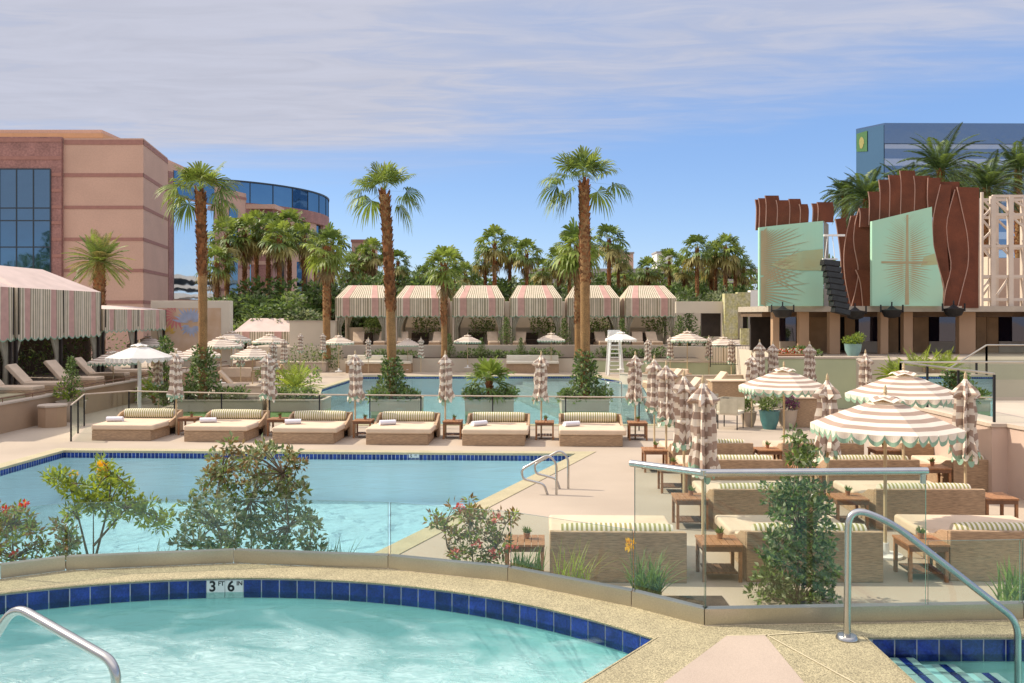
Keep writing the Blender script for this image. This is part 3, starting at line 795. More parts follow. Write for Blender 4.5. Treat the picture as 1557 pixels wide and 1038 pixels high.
put_table(P(1530, 806)+Vector((0, .35, 0)), 'right of the middle daybed, second row behind the glass', False)

# ================================================================ umbrellas
def canopy_mesh(r, ze, za, n=8, rings=9, stripes=True):
    """outer canopy with concentric stripes; the first ring starts at the vent"""
    b = MB()
    def pt(k, t):
        a = 2*PI*(k+.5)/n; rr = r*t; z = za+(ze-za)*(t**1.12)
        return Vector((rr*math.cos(a), rr*math.sin(a), z))
    for i in range(rings):
        t0 = .16+.84*i/rings; t1 = .16+.84*(i+1)/rings
        for k in range(n):
            m0, m1 = (pt(k, t0)+pt(k+1, t0))/2, (pt(k, t1)+pt(k+1, t1))/2
            m0.z -= .018*t0; m1.z -= .022*t1
            mi = (i % 2) if stripes else 0
            b.quad(pt(k, t0), pt(k, t1), m1, m0, mi); b.quad(m0, m1, pt(k+1, t1), pt(k+1, t0), mi)
    return b, pt
def make_umbrella(label, striped=True):
    t = thing('umbrella', label, 'umbrella', group='open striped umbrellas' if striped else 'open white umbrellas')
    r, ze, za, n = 1.05, 1.88, 2.30, 6
    ms = [M_uw, M_ut] if striped else [M_wc, M_wc]
    b, pt = canopy_mesh(r, ze, za, n, 9, striped); b.build('canopy', ms, t)
    b = MB(); rv = .25
    for i, (t0, t1) in enumerate(((.02, .12), (.12, .20), (.20, .27))):
        for k in range(n):
            p = [pt(k, t0), pt(k, t1), pt(k+1, t1), pt(k+1, t0)]
            bulge = Vector((0, 0, .055)); lift = Vector((0, 0, .04))
            m0, m1 = (p[0]+p[3])/2+bulge*t0*3, (p[1]+p[2])/2+bulge*t1*3
            b.quad(p[0]+lift, p[1]+lift, m1+lift, m0+lift, i % 2); b.quad(m0+lift, m1+lift, p[2]+lift, p[3]+lift, i % 2)
    b.build('vent_cap', ms, t)
    b = MB(); sc = 5; sub = 8
    for k in range(n):
        a0_, a1_ = pt(k, 1.0), pt(k+1, 1.0)
        for j in range(sc*sub):
            q = []
            for s in (j, j+1):
                u_ = s/(sc*sub); ph = (s/sub) % 1.0
                if s % sub == 0 and s > j: ph = 1.0
                dep = .055+.10*math.sin(PI*ph)**.7
                p = a0_.lerp(a1_, u_); p.z -= .022*(1-abs(2*u_-1)); out = Vector((p.x, p.y, 0)).normalized()*.012*math.sin(s*.9)
                q.append((p, p+out-Vector((0, 0, dep-.06)), p+out-Vector((0, 0, dep))))
            b.quad(q[0][0], q[0][1], q[1][1], q[1][0], 0); b.quad(q[0][1], q[0][2], q[1][2], q[1][1], 1)
    b.build('valance', [M_uw if striped else M_wc, M_mint if striped else M_wc], t)
    b = MB(); b.tube([(0, 0, 0), (0, 0, za+.06)], .024 if striped else .06, 10); b.build('pole', M_pole if striped else M_white, t, smooth=60)
    b = MB(); b.lathe([(.01, 0), (.03, .02), (.02, .05), (.026, .075), (.0, .13)], 10, c=(0, 0, za+.06)); b.build('finial', M_pole, t, smooth=60)
    b = MB()
    for k in range(n):
        p = pt(k, .98); b.tube([(0, 0, za-.03), (p.x, p.y, p.z-.025)], .011, 5)
        q = pt(k, .5); b.tube([(0, 0, 1.86), (q.x, q.y, q.z-.03)], .009, 5)
    b.build('ribs', M_pole, t)
    b = MB(); b.lathe([(.24, .0), (.24, .035), (.06, .05), (.05, .20), (.03, .20)], 20); b.build('base', M_white, t, smooth=40)
    return t
def make_closed(seed):
    g = random.Random(seed)
    t = thing('folded_umbrella', 'closed', 'umbrella', group='folded striped umbrellas')
    n = 32; prof = [(2.36, .028), (2.30, .055), (2.22, .115), (2.14, .16), (2.075, .185), (2.07, .125), (1.98, .118), (1.88, .130), (1.77, .142), (1.66, .14), (1.56, .128), (1.46, .135), (1.36, .148), (1.27, .165), (1.19, .178), (1.12, .176)]
    b = MB()
    def pr(z):
        for (z0, r0), (z1, r1) in zip(prof, prof[1:]):
            if z0 >= z >= z1: return r0+(r1-r0)*(z0-z)/max(1e-6, z0-z1)
        return prof[-1][1]
    zs = [2.36, 2.33, 2.29, 2.25, 2.21, 2.17, 2.13, 2.10, 2.076, 2.069]+[2.05-i*.0345 for i in range(28)]
    ph = [g.uniform(-.18, .18) for _ in range(n)]; am = [g.uniform(.6, 1.35) for _ in range(n)]
    sway = (g.uniform(-.03, .03), g.uniform(-.03, .03)); hang = [g.uniform(-.12, .05) for _ in range(n)]
    so = [0]*n; cur = 0
    for j in range(n):
        if j % 4 == 0: cur = g.choice((0, .35, .6, 1.0))
        so[j] = cur+g.uniform(-.12, .12)+(.25 if j % 4 == 2 else 0)
    for i, z in enumerate(zs):
        r = pr(z)
        for j in range(n):
            a = 2*PI*j/n+ph[j]*.35+.05*math.sin(i*.3+j)
            if i < 2: fold = 1
            elif i < 9: fold = 1+.36*math.cos(j*PI/2)*am[j]*min(1, i/5)
            else: fold = 1+.38*math.cos(j*PI/2+.6*math.sin(i*.13+seed+j*.2))*am[j]
            rr = max(.03, r*fold*(1+.05*math.sin(i*.5+j*1.7)))
            low = max(0, (i-22)/15); k = 2.36-z
            b.v.append((rr*math.cos(a)+sway[0]*k, rr*math.sin(a)+sway[1]*k, z+hang[j]*low+(.045*math.sin(j*PI/4+seed+j*.3) if 7 <= i <= 8 else 0)))
    for i in range(len(zs)-1):
        for j in range(n):
            st_ = int(math.floor((zs[i]*(9.0 if i > 8 else 12)+so[j]))) % 2
            b.f.append((i*n+j, i*n+(j+1) % n, (i+1)*n+(j+1) % n, (i+1)*n+j)); b.m.append(2 if i >= len(zs)-3 and j % 4 < 2 else st_)
    o = len(b.v); 
    b.build('canopy', [M_uw, M_ut, M_mint], t, smooth=45)
    b = MB()
    for j in range(n):
        if j % 2: continue
        a = 2*PI*j/n; z = 1.13+hang[j]*1.0; r = .19*am[j]**.5
        p = Vector((r*math.cos(a), r*math.sin(a), z)); s = Vector((-math.sin(a), math.cos(a), 0))*.055
        q = [p+s*math.cos(x)-Vector((0, 0, 1))*.10*math.sin(x)+Vector((math.cos(a), math.sin(a), 0))*.02*math.sin(x) for x in [PI*i/6 for i in range(7)]]
        b.add(q+[p], [(i, i+1, 7) for i in range(6)], 0 if j % 4 else 1)
    b.build('valance', [M_mint, M_uw], t)
    b = MB(); b.tube([(0, 0, 0), (0, 0, 2.38)], .024, 10); b.build('pole', M_pole, t, smooth=60)
    b = MB(); b.lathe([(.012, 0), (.03, .02), (.02, .05), (.026, .07), (.0, .13)], 10, c=(0, 0, 2.36)); b.build('finial', M_pole, t, smooth=60)
    b = MB(); k = 12
    b.lathe([(.128, 1.50), (.137, 1.515), (.137, 1.545), (.128, 1.56)], 16, cap=False); b.build('tie_strap', M_uw, t, smooth=60)
    return t
closed = [Maker(make_closed(s)) for s in (1, 2, 3)]
nclosed = 0
def put_closed(px, D, label, z=0, s=1.0):
    global nclosed
    closed[nclosed % 3]((X(px, D), D, z), nclosed*1.1, 'folded striped umbrella '+label, s); nclosed += 1
for px, D, lb in ((268, 26.0, 'between the first and second daybeds from the left'), (407, 25.8, 'between the second and third daybeds'), (540, 25.5, 'between the third and fourth daybeds from the left'),
                  (677, 25.3, 'between the fourth and fifth daybeds from the left'), (823, 25.1, 'between the fifth and sixth daybeds from the left'), (966, 25.0, 'right of the sixth daybed from the left')):
    put_closed(px, D, lb.replace(' from the left', '')+' along the near pool')
put_closed(995, 22.6, 'farthest of the staggered line of four by the right daybeds')
put_closed(1013, 19.9, 'third from the camera of the staggered four by the right daybeds')
put_closed(1040, 16.4, 'second from the camera of the staggered four by the right daybeds')
put_closed(1069, 13.5, 'nearest the camera, in front of the corner of the steel top rail', 0, 1.04)
put_closed(1258, 15.4, 'left of the nearest open striped umbrella')
put_closed(1468, 15.1, 'right of the nearest open striped umbrella', 0, 1.02)
put_closed(1316, 26.0, 'in front of the pale green stage wall with a plain pole top')
put_closed(1231, 31, 'against the left half of the pale green stage wall', .1)
put_closed(1175, 31.5, 'under the left green screen beside the flower planter', .1)
put_closed(1155, 31.5, 'left of the flower planter near the black railing', .15)
put_closed(1143, 27.5, 'behind the farthest open striped umbrella on the right', 0, .95)
put_closed(241, 33, 'behind the leftmost daybed beside the big white umbrella', 0, .88)
put_closed(457, 50, 'in front of the hedge left of the far pool', .55, .8)
put_closed(491, 50, 'left of the small open umbrella at the far pool corner', .55, .8)
put_closed(415, 38, 'beside the striped umbrella on the left deck side', .2, .9)
put_closed(1019, 47, 'left of the wide striped umbrella right of the lifeguard chair', .3, .85)
put_closed(1078, 47, 'right of the wide striped umbrella right of the lifeguard chair', .3, .85)
umb = Maker(make_umbrella('u'))
def put_umb(px, D, label, z=0, s=1.0, rz=0.0):
    umb((X(px, D), D, z), rz, label, s)
put_umb(1346, 12.85, 'large striped umbrella open over the third daybed row, nearest the camera', 0, 1.0, R(0))
put_umb(1374, 17.4, 'striped umbrella open just behind the nearest open striped umbrella', 0, 1.03, R(12))
put_umb(1192, 20.4, 'striped umbrella open in front of the teal flower pot', 0, .98, R(5))
put_umb(172, 35.5, 'striped umbrella open under the left terrace edge, left of the white one', -.1, .92, R(10))
put_umb(262, 37.5, 'striped umbrella open between the big white umbrella and the left palm', 0, .9, R(3))
put_umb(303, 38, 'striped umbrella open directly behind the left palm trunk', 0, .95, R(20))
put_umb(336, 42, 'striped umbrella open just right of the left palm trunk', .25, .95, R(0))
put_umb(352, 47, 'striped umbrella open farthest back right of the left palm', .3, 1.0, R(30))
put_umb(384, 38, 'striped umbrella open over the lounge left of the bright green shrub', 0, .93, R(8))
put_umb(515, 51.5, 'small striped umbrella open at the far left corner of the far pool', .2, .9, R(0))
put_umb(711, 53.4, 'striped umbrella open below the third far cabana from the left', .3, .85, R(10))
put_umb(838, 53.4, 'striped umbrella open below the gap between the fourth and fifth far cabanas', .3, .9, R(0))
put_umb(1045, 47, 'wide striped umbrella open right of the lifeguard chair', .3, 1.0, R(14))
wumb = Maker(make_umbrella('u', False))
wumb((X(212, 32), 32, 0), R(10), 'large plain white umbrella open behind the leftmost daybed', (1.12, 1.12, 1.05))
wumb((X(944, 49.3), 49.3, .45), R(0), 'small plain white umbrella open above the white lifeguard chair', .9)
# ================================================================ glass fence behind the daybeds
FN = [P(108, 671), Vector((X(128, 27.8), 27.8, 0)), Vector((X(196, 29.0), 29.0, 0)), Vector((X(410, 27.9), 27.9, 0)), Vector((X(640, 27.4), 27.4, 0)), Vector((X(860, 27.0), 27.0, 0)), Vector((X(1085, 26.6), 26.6, 0))]
t = thing('glass_fence', 'low glass fence with a thin pale top rail behind the daybed row', 'fence', FN[0])
o = FN[0]; b = MB()
for a, c in zip(FN, FN[1:]): b.tube([a-o+Vector((0, 0, 1.0)), c-o+Vector((0, 0, 1.0))], .022, 8)
b.build('top_rail', M_stone, t, smooth=60)
for a, c in zip(FN, FN[1:]):
    k = max(1, int((c-a).length/1.6))
    for i in range(k):
        p, q = a.lerp(c, i/k)-o, a.lerp(c, (i+1)/k)-o; d = (q-p).normalized()*.03
        g = MB(); g.box(p.x-.018, p.x+.018, p.y-.018, p.y+.018, 0, .99); g.build('post', M_black, t)
        g = MB(); g.quad(p+d+Vector((0, 0, .08)), q-d+Vector((0, 0, .08)), q-d+Vector((0, 0, .97)), p+d+Vector((0, 0, .97))); g.build('glass_panel', M_glass, t)
# looped pool grab rails at the near pool corner
for k, (bx, by, lb) in enumerate(((846, 752, 'nearer looped stainless grab rail at the near pool corner'), (864, 743, 'farther looped stainless grab rail at the near pool corner'))):
    p = P(bx, by, 0); d = Vector((-.88, -.36, 0)).normalized(); zz_ = Vector((0, 0, 1))
    d = Vector((-.97, .1, 0))
    grab('grab_rail', lb, [p+zz_*.003, p+zz_*.62, p+d*.16+zz_*.78, p+d*.70+zz_*.48, p+d*.68+zz_*.30, p+d*.25+zz_*.20, p+d*.17+zz_*-.02], .024, [.16, .12, .12, .12, .08], False)
# ================================================================ cabanas
M_cpink = mat('cabana_pink', (.57, .34, .29), .9, var=.12, trans=.06, bump=.5, bscale=5)
M_ccream = mat('cabana_cream', (.72, .62, .49), .9, var=.08, trans=.06, bump=.5, bscale=5)
M_cgreen = mat('cabana_sage', (.33, .28, .185), .9, var=.12, trans=.06, bump=.5, bscale=5)
M_roofp = mat('cabana_roof_pale', (.62, .48, .42), .9, var=.10, vscale=1.5, bump=.6, bscale=4)
M_curt = mat('cabana_curtain', (.42, .38, .29), .95, var=.12, vscale=6)
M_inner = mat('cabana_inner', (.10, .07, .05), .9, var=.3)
def smap(i, n, per=46):
    x = (i % per)
    if 6 <= x < 12 or 32 <= x < 38: return 0
    return 1 if x % 2 else 2
CM = [M_cpink, M_ccream, M_cgreen, M_mint]
def scallop(b, p, q, z0, depth, n, cols):
    """valance from p to q, top z0, straight cloth of height depth ending in n scallops"""
    p = Vector(p); q = Vector(q); sub = 6; tot = n*sub
    for j in range(tot):
        c = cols(j, tot)
        def e(s):
            ph = (s/sub) % 1.0
            return depth+.11*math.sin(PI*ph)
        a_, b_ = p.lerp(q, j/tot), p.lerp(q, (j+1)/tot)
        ea = e(j); eb = e(j+1) if (j+1) % sub else depth
        w0 = .035*math.sin(j*.7); w1 = .035*math.sin((j+1)*.7); nn = Vector((-(q-p).y, (q-p).x, 0)).normalized()
        A = [Vector((a_.x, a_.y, z0)), a_-Vector((0, 0, 0))+nn*w0*.6, a_+nn*w0*.6]
        lo_a = Vector((a_.x, a_.y, z0-ea))+nn*w0*.6; lo_b = Vector((b_.x, b_.y, z0-eb))+nn*w1*.6
        up_a = lo_a+Vector((0, 0, .05)); up_b = lo_b+Vector((0, 0, .05))
        b.quad(Vector((a_.x, a_.y, z0)), up_a, up_b, Vector((b_.x, b_.y, z0)), c)
        b.quad(up_a, lo_a, lo_b, up_b, 3)
def drape(b, x, y, z0, z1, w, side, m=0, axis='x'):
    """tied curtain: gathered at mid height, hanging from z1 to z0"""
    n = 10; k = 12
    for i in range(k):
        for j in range(n):
            q = []
            for (ii, jj) in ((i, j), (i, j+1), (i+1, j+1), (i+1, j)):
                tz = ii/k; s = jj/n
                ww = w*(1-.78*math.exp(-((tz-.52)/.2)**2)) if tz < .52 else w*(.55-.33*math.exp(-((tz-.52)/.2)**2))
                ww = max(.10, w*(.30+.70*max(0, 1-tz/.5)**1.2) if tz < .5 else w*.30*(1+.5*(tz-.5)))
                xx = side*s*ww; yy = .05*math.sin(s*PI*6)
                z = z1+(z0-z1)*tz
                q.append((x+xx, y+yy, z) if axis == 'x' else (x+yy, y+xx, z))
            b.quad(*q, m=m)
def make_cabana(w, d, ze, zv, zr, dr, name, label, group):
    """w wide (x), d deep (y from 0 back), floor z 0"""
    t = thing(name, label, 'cabana', group=group); h = w/2; n = 46
    f = lambda i: smap(i, n)
    b = MB()
    A, B, C, D_ = (-h, 0, ze), (h, 0, ze), (h, d, ze), (-h, d, ze); r0, r1 = (-h+dr, d*.5, zr), (h-dr, d*.5, zr)
    b.strips(A, B, r1, r0, n, f); b.strips(C, D_, r0, r1, n, f)
    b.strips(B, C, r1, r1, 20, lambda i: 1 + i % 2); b.strips(D_, A, r0, r0, 20, lambda i: 1 + i % 2)
    b.build('roof', [M_cpink, M_ccream, M_cgreen], t)
    b = MB(); sc = int(w/.36)
    e = .012
    scallop(b, (-h-e, -e, 0), (h+e, -e, 0), ze, ze-zv, sc, lambda j, tt: f(int(j*n/tt)))
    scallop(b, (h+e, -e, 0), (h+e, d, 0), ze, ze-zv, sc, lambda j, tt: f(int(j*n/tt)))
    scallop(b, (-h-e, d, 0), (-h-e, -e, 0), ze, ze-zv, sc, lambda j, tt: f(int(j*n/tt)))
    b.build('valance', CM, t)
    for x in (-h+.06, h-.06):
        for y in (.08, d-.08):
            b = MB(); b.box(x-.05, x+.05, y-.05, y+.05, 0, ze-.02); b.build('post', M_stone, t)
    for s in (-1, 1):
        b = MB(); drape(b, s*(h-.13), .14, .02, zv+.35, .75, -s); b.build('curtain', M_curt, t)
        b = MB(); drape(b, s*(h-.13), d-.3, .02, zv+.35, .6, -s); b.build('curtain', M_curt, t)
    b = MB(); b.box(-h+.12, h-.12, d-.14, d-.06, 0, 1.15); b.build('back_wall', M_cream, t)
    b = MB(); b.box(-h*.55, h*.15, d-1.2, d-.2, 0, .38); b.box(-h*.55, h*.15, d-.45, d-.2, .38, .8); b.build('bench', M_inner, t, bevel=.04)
    return t
YC = 57.0; ZT = 1.48
cab = Maker(make_cabana(3.32, 3.2, 4.56-ZT, 3.42-ZT, 5.42-ZT, .50, 'cabana', 'c', 'striped cabanas beyond the far pool'))
CABX = [550, 640, 727, 815, 902, 990]
for i, px in enumerate(CABX):
    cab((X(px, YC), YC+.15*((i*3) % 4-1.5), ZT), R((-.9, .6, -.4, .9, -.7, .5)[i]), 'pink and green striped cabana beyond the far pool, '+('leftmost' if i == 0 else 'rightmost' if i == 5 else ORD[i]+' from the left')+' of six')
def ledge(name, poly, z0, z1, m, mt=None):
    b = MB(); b.prism(poly, z0, z1, 0, 1); return struct(b.build(name, [m, mt or m]))
# far terraces
ledge('far_terrace', [(-16.5, 55.6), (14.5, 55.6), (14.5, 120), (-16.5, 120)], 0, ZT, M_cream, M_deck)
ledge('far_planting_step', [(-10.5, 54.2), (11.5, 54.2), (11.5, 55.6), (-10.5, 55.6)], 0, .82, M_cream, M_soil)
def wall_thing(name, label, x0, x1, y0, y1, z0, z1, m, cap=None, cat='wall', bev=.02):
    t = thing(name, label, cat, ((x0+x1)/2, y0, z0)); w = (x1-x0)/2
    b = MB(); b.box(-w, w, 0, y1-y0, 0, z1-z0); b.build('wall_body', m, t, bevel=bev)
    if cap: b = MB(); b.box(-w-.03, w+.03, -.03, y1-y0+.03, z1-z0+.001, z1-z0+.07); b.build('coping_cap', cap, t)
    return t
wall_thing('garden_wall', 'long cream wall behind the six striped cabanas', X(605, 61), X(1110, 61), 61.2, 61.6, ZT, Z(458, 61), M_cream)
wall_thing('garden_wall', 'plain cream wall left of the leftmost striped cabana', X(440, 56.4), X(510, 56.4), 56.4, 56.8, ZT-.4, Z(489, 56.4), M_cream, M_stone)
wall_thing('terrace_parapet', 'low pale parapet along the front of the far cabana terrace', X(520, 55.5), X(1010, 55.5), 55.45, 55.58, .83, ZT+.12, M_stone, None, 'parapet')
# loungers on the far terrace
def make_lounger():
    t = thing('sun_lounger', 'l', 'lounger', group='cushioned loungers in front of the cabanas')
    b = MB(); b.box(-.36, .36, 0, 1.9, 0, .22); b.build('base', M_wicker, t, bevel=.02)
    b = MB(); b.box(-.35, .35, .02, 1.3, .222, .34); b.build('cushion', M_cush, t, bevel=.03, bseg=3)
    b = MB(); M_ = Matrix.Translation((0, 1.28, .30)) @ Matrix.Rotation(R(48), 4, 'X'); b.box(-.35, .35, 0, .78, -.06, .07, 0, M_); b.build('backrest', M_cush, t, bevel=.03, bseg=3)
    return t
lou = Maker(make_lounger())
for i, (px, nm) in enumerate(((543, 'left in front of the leftmost striped far cabana'), (576, 'right in front of the leftmost striped far cabana'), (612, 'left in front of the second striped far cabana'), (660, 'right in front of the second striped far cabana'), (752, 'right in front of the third striped far cabana'), (788, 'left in front of the fourth striped far cabana'), (920, 'in front of the fifth striped far cabana'), (970, 'left in front of the rightmost striped far cabana'), (1000, 'right in front of the rightmost striped far cabana'))):
    lou((X(px, 56.0), 56.0, ZT), R((-1)**i*6), 'cushioned lounger '+nm)
# ================================================================ left terrace, its cabanas and loungers
XW = -15.2; ZL = .75
M_tanwall = mat('tan_plaster_wall', (.40, .27, .175), .88, var=.12, vscale=.8, fine=.08)
ledge('left_terrace', [(XW, 23.0), (XW, 56), (-40, 56), (-40, 23.0)], 0, ZL, M_stone, M_deck)
t = thing('terrace_parapet', 'long tan parapet wall with a dark cap along the left terrace edge', 'parapet', (XW, 23, 0))
b = MB(); b.box(0, .22, 0, 33, 0, .84); b.build('wall_body', M_tanwall, t)
b = MB(); b.box(-.03, .26, -.02, 33.02, .842, .90); b.build('coping_cap', M_stone, t)
b = MB(); b.tube([(.11, 0, 1.02), (.11, 33, 1.02)], .02, 8); [b.tube([(.11, i*1.65, .90), (.11, i*1.65, 1.02)], .012, 6) for i in range(21)]; b.build('rail', M_teakd, t)
mb = MB(); mb.prism([(-16.6, 25.2), (-16.0, 25.2), (-16.0, 29.5), (-16.6, 29.5)], ZL+.001, ZL+.16, 0, 0)
struct(mb.build('plunge_pool_rim', M_coping)); mb = MB(); mb.sheet([[(-18.6, 25.2), (-16.61, 25.2), (-16.61, 29.5), (-18.6, 29.5)]], ZL+.06); struct(mb.build('plunge_pool_water', mat('plunge_water', (.10, .36, .42), .08, var=.1)))
XC = -18.0
def side_cabana(y0, y1, ze, zv, zr, nm, label, hip=True):
    t = thing('cabana', label, 'cabana', (XC, (y0+y1)/2, ZL), 0, 'striped cabanas on the left terrace'); hl = (y1-y0)/2; dd = 4.0
    o = ZL; ze -= o; zv -= o; zr -= o; n = int(46*(y1-y0)/3.3)
    f = lambda i: smap(i, n)
    b = MB(); A, B, C, D_ = (0, -hl, ze), (0, hl, ze), (-dd, hl, ze), (-dd, -hl, ze)
    dr = 1.1 if hip else .02
    r0, r1 = (-dd*.5, -hl+dr, zr), (-dd*.5, hl-dr, zr)
    b.quad(A, B, r1, r0); b.quad(C, D_, r0, r1); b.tri(B, C, r1); b.tri(D_, A, r0)
    b.build('roof', M_roofp, t)
    b = MB(); scallop(b, (.012, -hl, 0), (.012, hl, 0), ze, ze-zv, int((y1-y0)/.45), lambda j, tt: f(int(j*n/tt)))
    scallop(b, (.012, hl, 0), (-dd, hl, 0), ze, ze-zv, 8, lambda j, tt: smap(int(j*46/tt), 46)); scallop(b, (-dd, -hl, 0), (.012, -hl, 0), ze, ze-zv, 8, lambda j, tt: smap(int(j*46/tt), 46))
    b.build('valance', CM, t)
    k = 3 if hl > 2.4 else 2
    for i in range(k):
        y = -hl+.07+(2*hl-.14)*i/(k-1)
        b = MB(); b.box(-.14, -.04, y-.05, y+.05, 0, ze-.02); b.build('post', M_dark, t)
        b = MB(); drape(b, -.2, y, .02, zv+.2, .75, 1 if i == 0 else -1, axis='y'); b.build('curtain', M_curt, t)
        b = MB(); b.box(.014, .03, y-.03, y+.03, zv+.15, ze); b.build('seam_strip', M_dark, t)
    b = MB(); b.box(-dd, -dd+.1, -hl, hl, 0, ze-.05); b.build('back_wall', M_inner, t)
    return t
side_cabana(25.6, 32.1, 4.48, 2.62, 5.42, 'a', 'long striped cabana with a pale hipped roof at the left picture edge')
side_cabana(32.3, 38.9, 4.48, 2.62, 5.42, 'b', 'long striped cabana with a pale hipped roof, second from the left picture edge')
side_cabana(39.2, 46.2, 3.74, 2.78, 3.95, 'c', 'lower flat topped striped canopy between the tall left cabanas and the mural wall', False)
for i, (y, nm) in enumerate(((29.6, 'nearest on the left terrace'), (31.6, 'second from the camera on the left terrace'), (34.0, 'third from the camera on the left terrace'), (36.4, 'fourth from the camera on the left terrace'), (38.6, 'farthest on the left terrace'))):
    lou((-15.75, y, ZL), R(90+8*(i % 2)), 'cushioned lounger with raised back, '+nm, 1.1)
def make_planter(label, wx, wy, h, m, soil=True, cap=None, mlow=None):
    t = thing('planter', label, 'planter'); 
    b = MB(); b.box(-wx/2, wx/2, -wy/2, wy/2, 0 if not mlow else h*.5, h-.05); b.build('planter_body', m, t, bevel=.015)
    if mlow: b = MB(); b.box(-wx/2+.01, wx/2-.01, -wy/2+.01, wy/2-.01, 0, h*.5-.001); b.build('tiled_base', mlow, t)
    b = MB(); ow, oy, th = wx/2+.03, wy/2+.03, .12
    b.box(-ow, ow, -oy, -oy+th, h-.049, h); b.box(-ow, ow, oy-th, oy, h-.049, h); b.box(-ow, -ow+th, -oy+th+.001, oy-th-.001, h-.049, h); b.box(ow-th, ow, -oy+th+.001, oy-th-.001, h-.049, h)
    b.build('rim', cap or M_stone, t)
    b = MB(); b.box(-wx/2+.08, wx/2-.08, -wy/2+.08, wy/2-.08, h-.048, h-.03); b.build('soil', M_soil, t)
    return t
# drum table by the terrace wall and its planter
t = thing('pedestal', 'octagonal tan stone pedestal with a pale top at the left parapet', 'pedestal', (P(80, 648).x, P(80, 648).y, 0))
b = MB(); b.lathe([(.42, 0), (.42, .62), (.42, .62)], 8); b.build('pedestal_body', M_tanwall, t); b = MB(); b.lathe([(.40, .621), (.45, .63), (.45, .68), (.43, .69)], 8); b.build('pedestal_top', M_stone, t)
# ================================================================ mural wall
t = thing('mural_wall', 'tan wall painted with large pink and blue palm leaves behind the left palm', 'mural wall', (X(229, 47), 47, ZL))
b = MB(); wM = X(350, 47)-X(229, 47); hM = Z(457, 47)-ZL; b.box(0, wM, 0, .5, 0, hM); b.build('wall_body', M_cream, t, bevel=.02)
b = MB(); x1 = X(336, 47)-X(229, 47); x0 = X(240, 47)-X(229, 47); zt = Z(468, 47)-ZL; b.box(x0, x1, -.03, -.002, .3, zt); b.build('mural_panel', mat('mural_sand', (.58, .43, .32), .85, var=.3, vscale=1.1, col2=(.48, .31, .18)), t)
M_mp = mat('mural_pink', (.52, .19, .18), .85, var=.1); M_mb = mat('mural_blue', (.36, .40, .52), .85, var=.15); M_my = mat('mural_ochre', (.55, .36, .09), .85, var=.2)
def mural(cx, cz, Rr, a0_, a1_, n, m, nm, yy):
    b = MB()
    for i in range(n):
        a = R(a0_+(a1_-a0_)*i/(n-1)); d = Vector((math.cos(a), 0, math.sin(a))); s = Vector((-d.z, 0, d.x)); c = Vector((cx, yy, cz)); L_ = Rr*(.8+.2*((i*7) % 3)/2)
        pts = [c+d*.1, c+d*L_*.6+s*.075, c+d*L_, c+d*L_*.6-s*.075]
        pts = [Vector((min(max(q.x, x0), x1), q.y, min(max(q.z, .3), zt))) for q in pts]
        b.add(pts, ((0, 3, 2, 1),))
    b.build(nm, m, t)
px_ = lambda x: X(x, 47)-X(229, 47); pz_ = lambda y: Z(y, 47)-ZL
mural(px_(268), pz_(478), 1.0, 100, 290, 11, M_mp, 'pink_leaf', -.034); mural(px_(290), pz_(491), 1.05, 20, 170, 12, M_mb, 'blue_leaf', -.038); mural(px_(291), pz_(494), .7, 190, 340, 9, M_mb, 'blue_leaf', -.038); mural(px_(256), pz_(508), .55, 20, 160, 6, M_my, 'ochre_leaf', -.036)
# second row of canopies far left
t = thing('cabana', 'low pink striped cabana half hidden behind the bright green shrub', 'cabana', (X(398, 60), 60, 0)); 
b = MB(); scallop(b, (-1.9, 0, 0), (2.0, 0, 0), Z(504, 60), Z(504, 60)-Z(520, 60), 9, lambda j, tt: smap(int(j*46/tt), 46)); b.build('valance', CM, t)
b = MB(); zz_ = Z(504, 60); b.quad((-1.9, 0, zz_), (2.0, 0, zz_), (1.4, 1.5, zz_+.9), (-1.2, 1.5, zz_+.9)); b.quad((2.0, 3, zz_), (-1.9, 3, zz_), (-1.2, 1.5, zz_+.9), (1.4, 1.5, zz_+.9)); b.tri((2, 0, zz_), (2, 3, zz_), (1.4, 1.5, zz_+.9)); b.tri((-1.9, 3, zz_), (-1.9, 0, zz_), (-1.2, 1.5, zz_+.9)); b.build('roof', M_roofp, t)
for x in (-1.8, 1.9):
    for y in (.05, 2.9): b = MB(); b.box(x-.05, x+.05, y-.05, y+.05, 0, zz_); b.build('post', M_stone, t)
# ================================================================ middle deck: sofas, low walls, reflection strip, planters
def make_sofa():
    t = thing('outdoor_sofa', 's', 'sofa', group='sand coloured outdoor sofas')
    b = MB(); b.box(-1.0, 1.0, 0, .85, .0, .28); b.build('base', M_frame, t, bevel=.02)
    b = MB(); b.box(-.98, -.005, .01, .66, .282, .45); b.build('seat_cushion', M_cream_f, t, bevel=.04, bseg=3)
    b = MB(); b.box(.005, .98, .01, .66, .282, .45); b.build('seat_cushion', M_cream_f, t, bevel=.04, bseg=3)
    b = MB(); b.box(-1.0, 1.0, .68, .84, .282, .78); b.build('backrest', M_cush, t, bevel=.04, bseg=3)
    for s in (-1, 1):
        b = MB(); xa = s*1.0; b.box(min(xa, xa+s*.14), max(xa, xa+s*.14), 0, .85, 0, .58); b.build('armrest', M_frame, t, bevel=.02)
    return t
sofa = Maker(make_sofa())
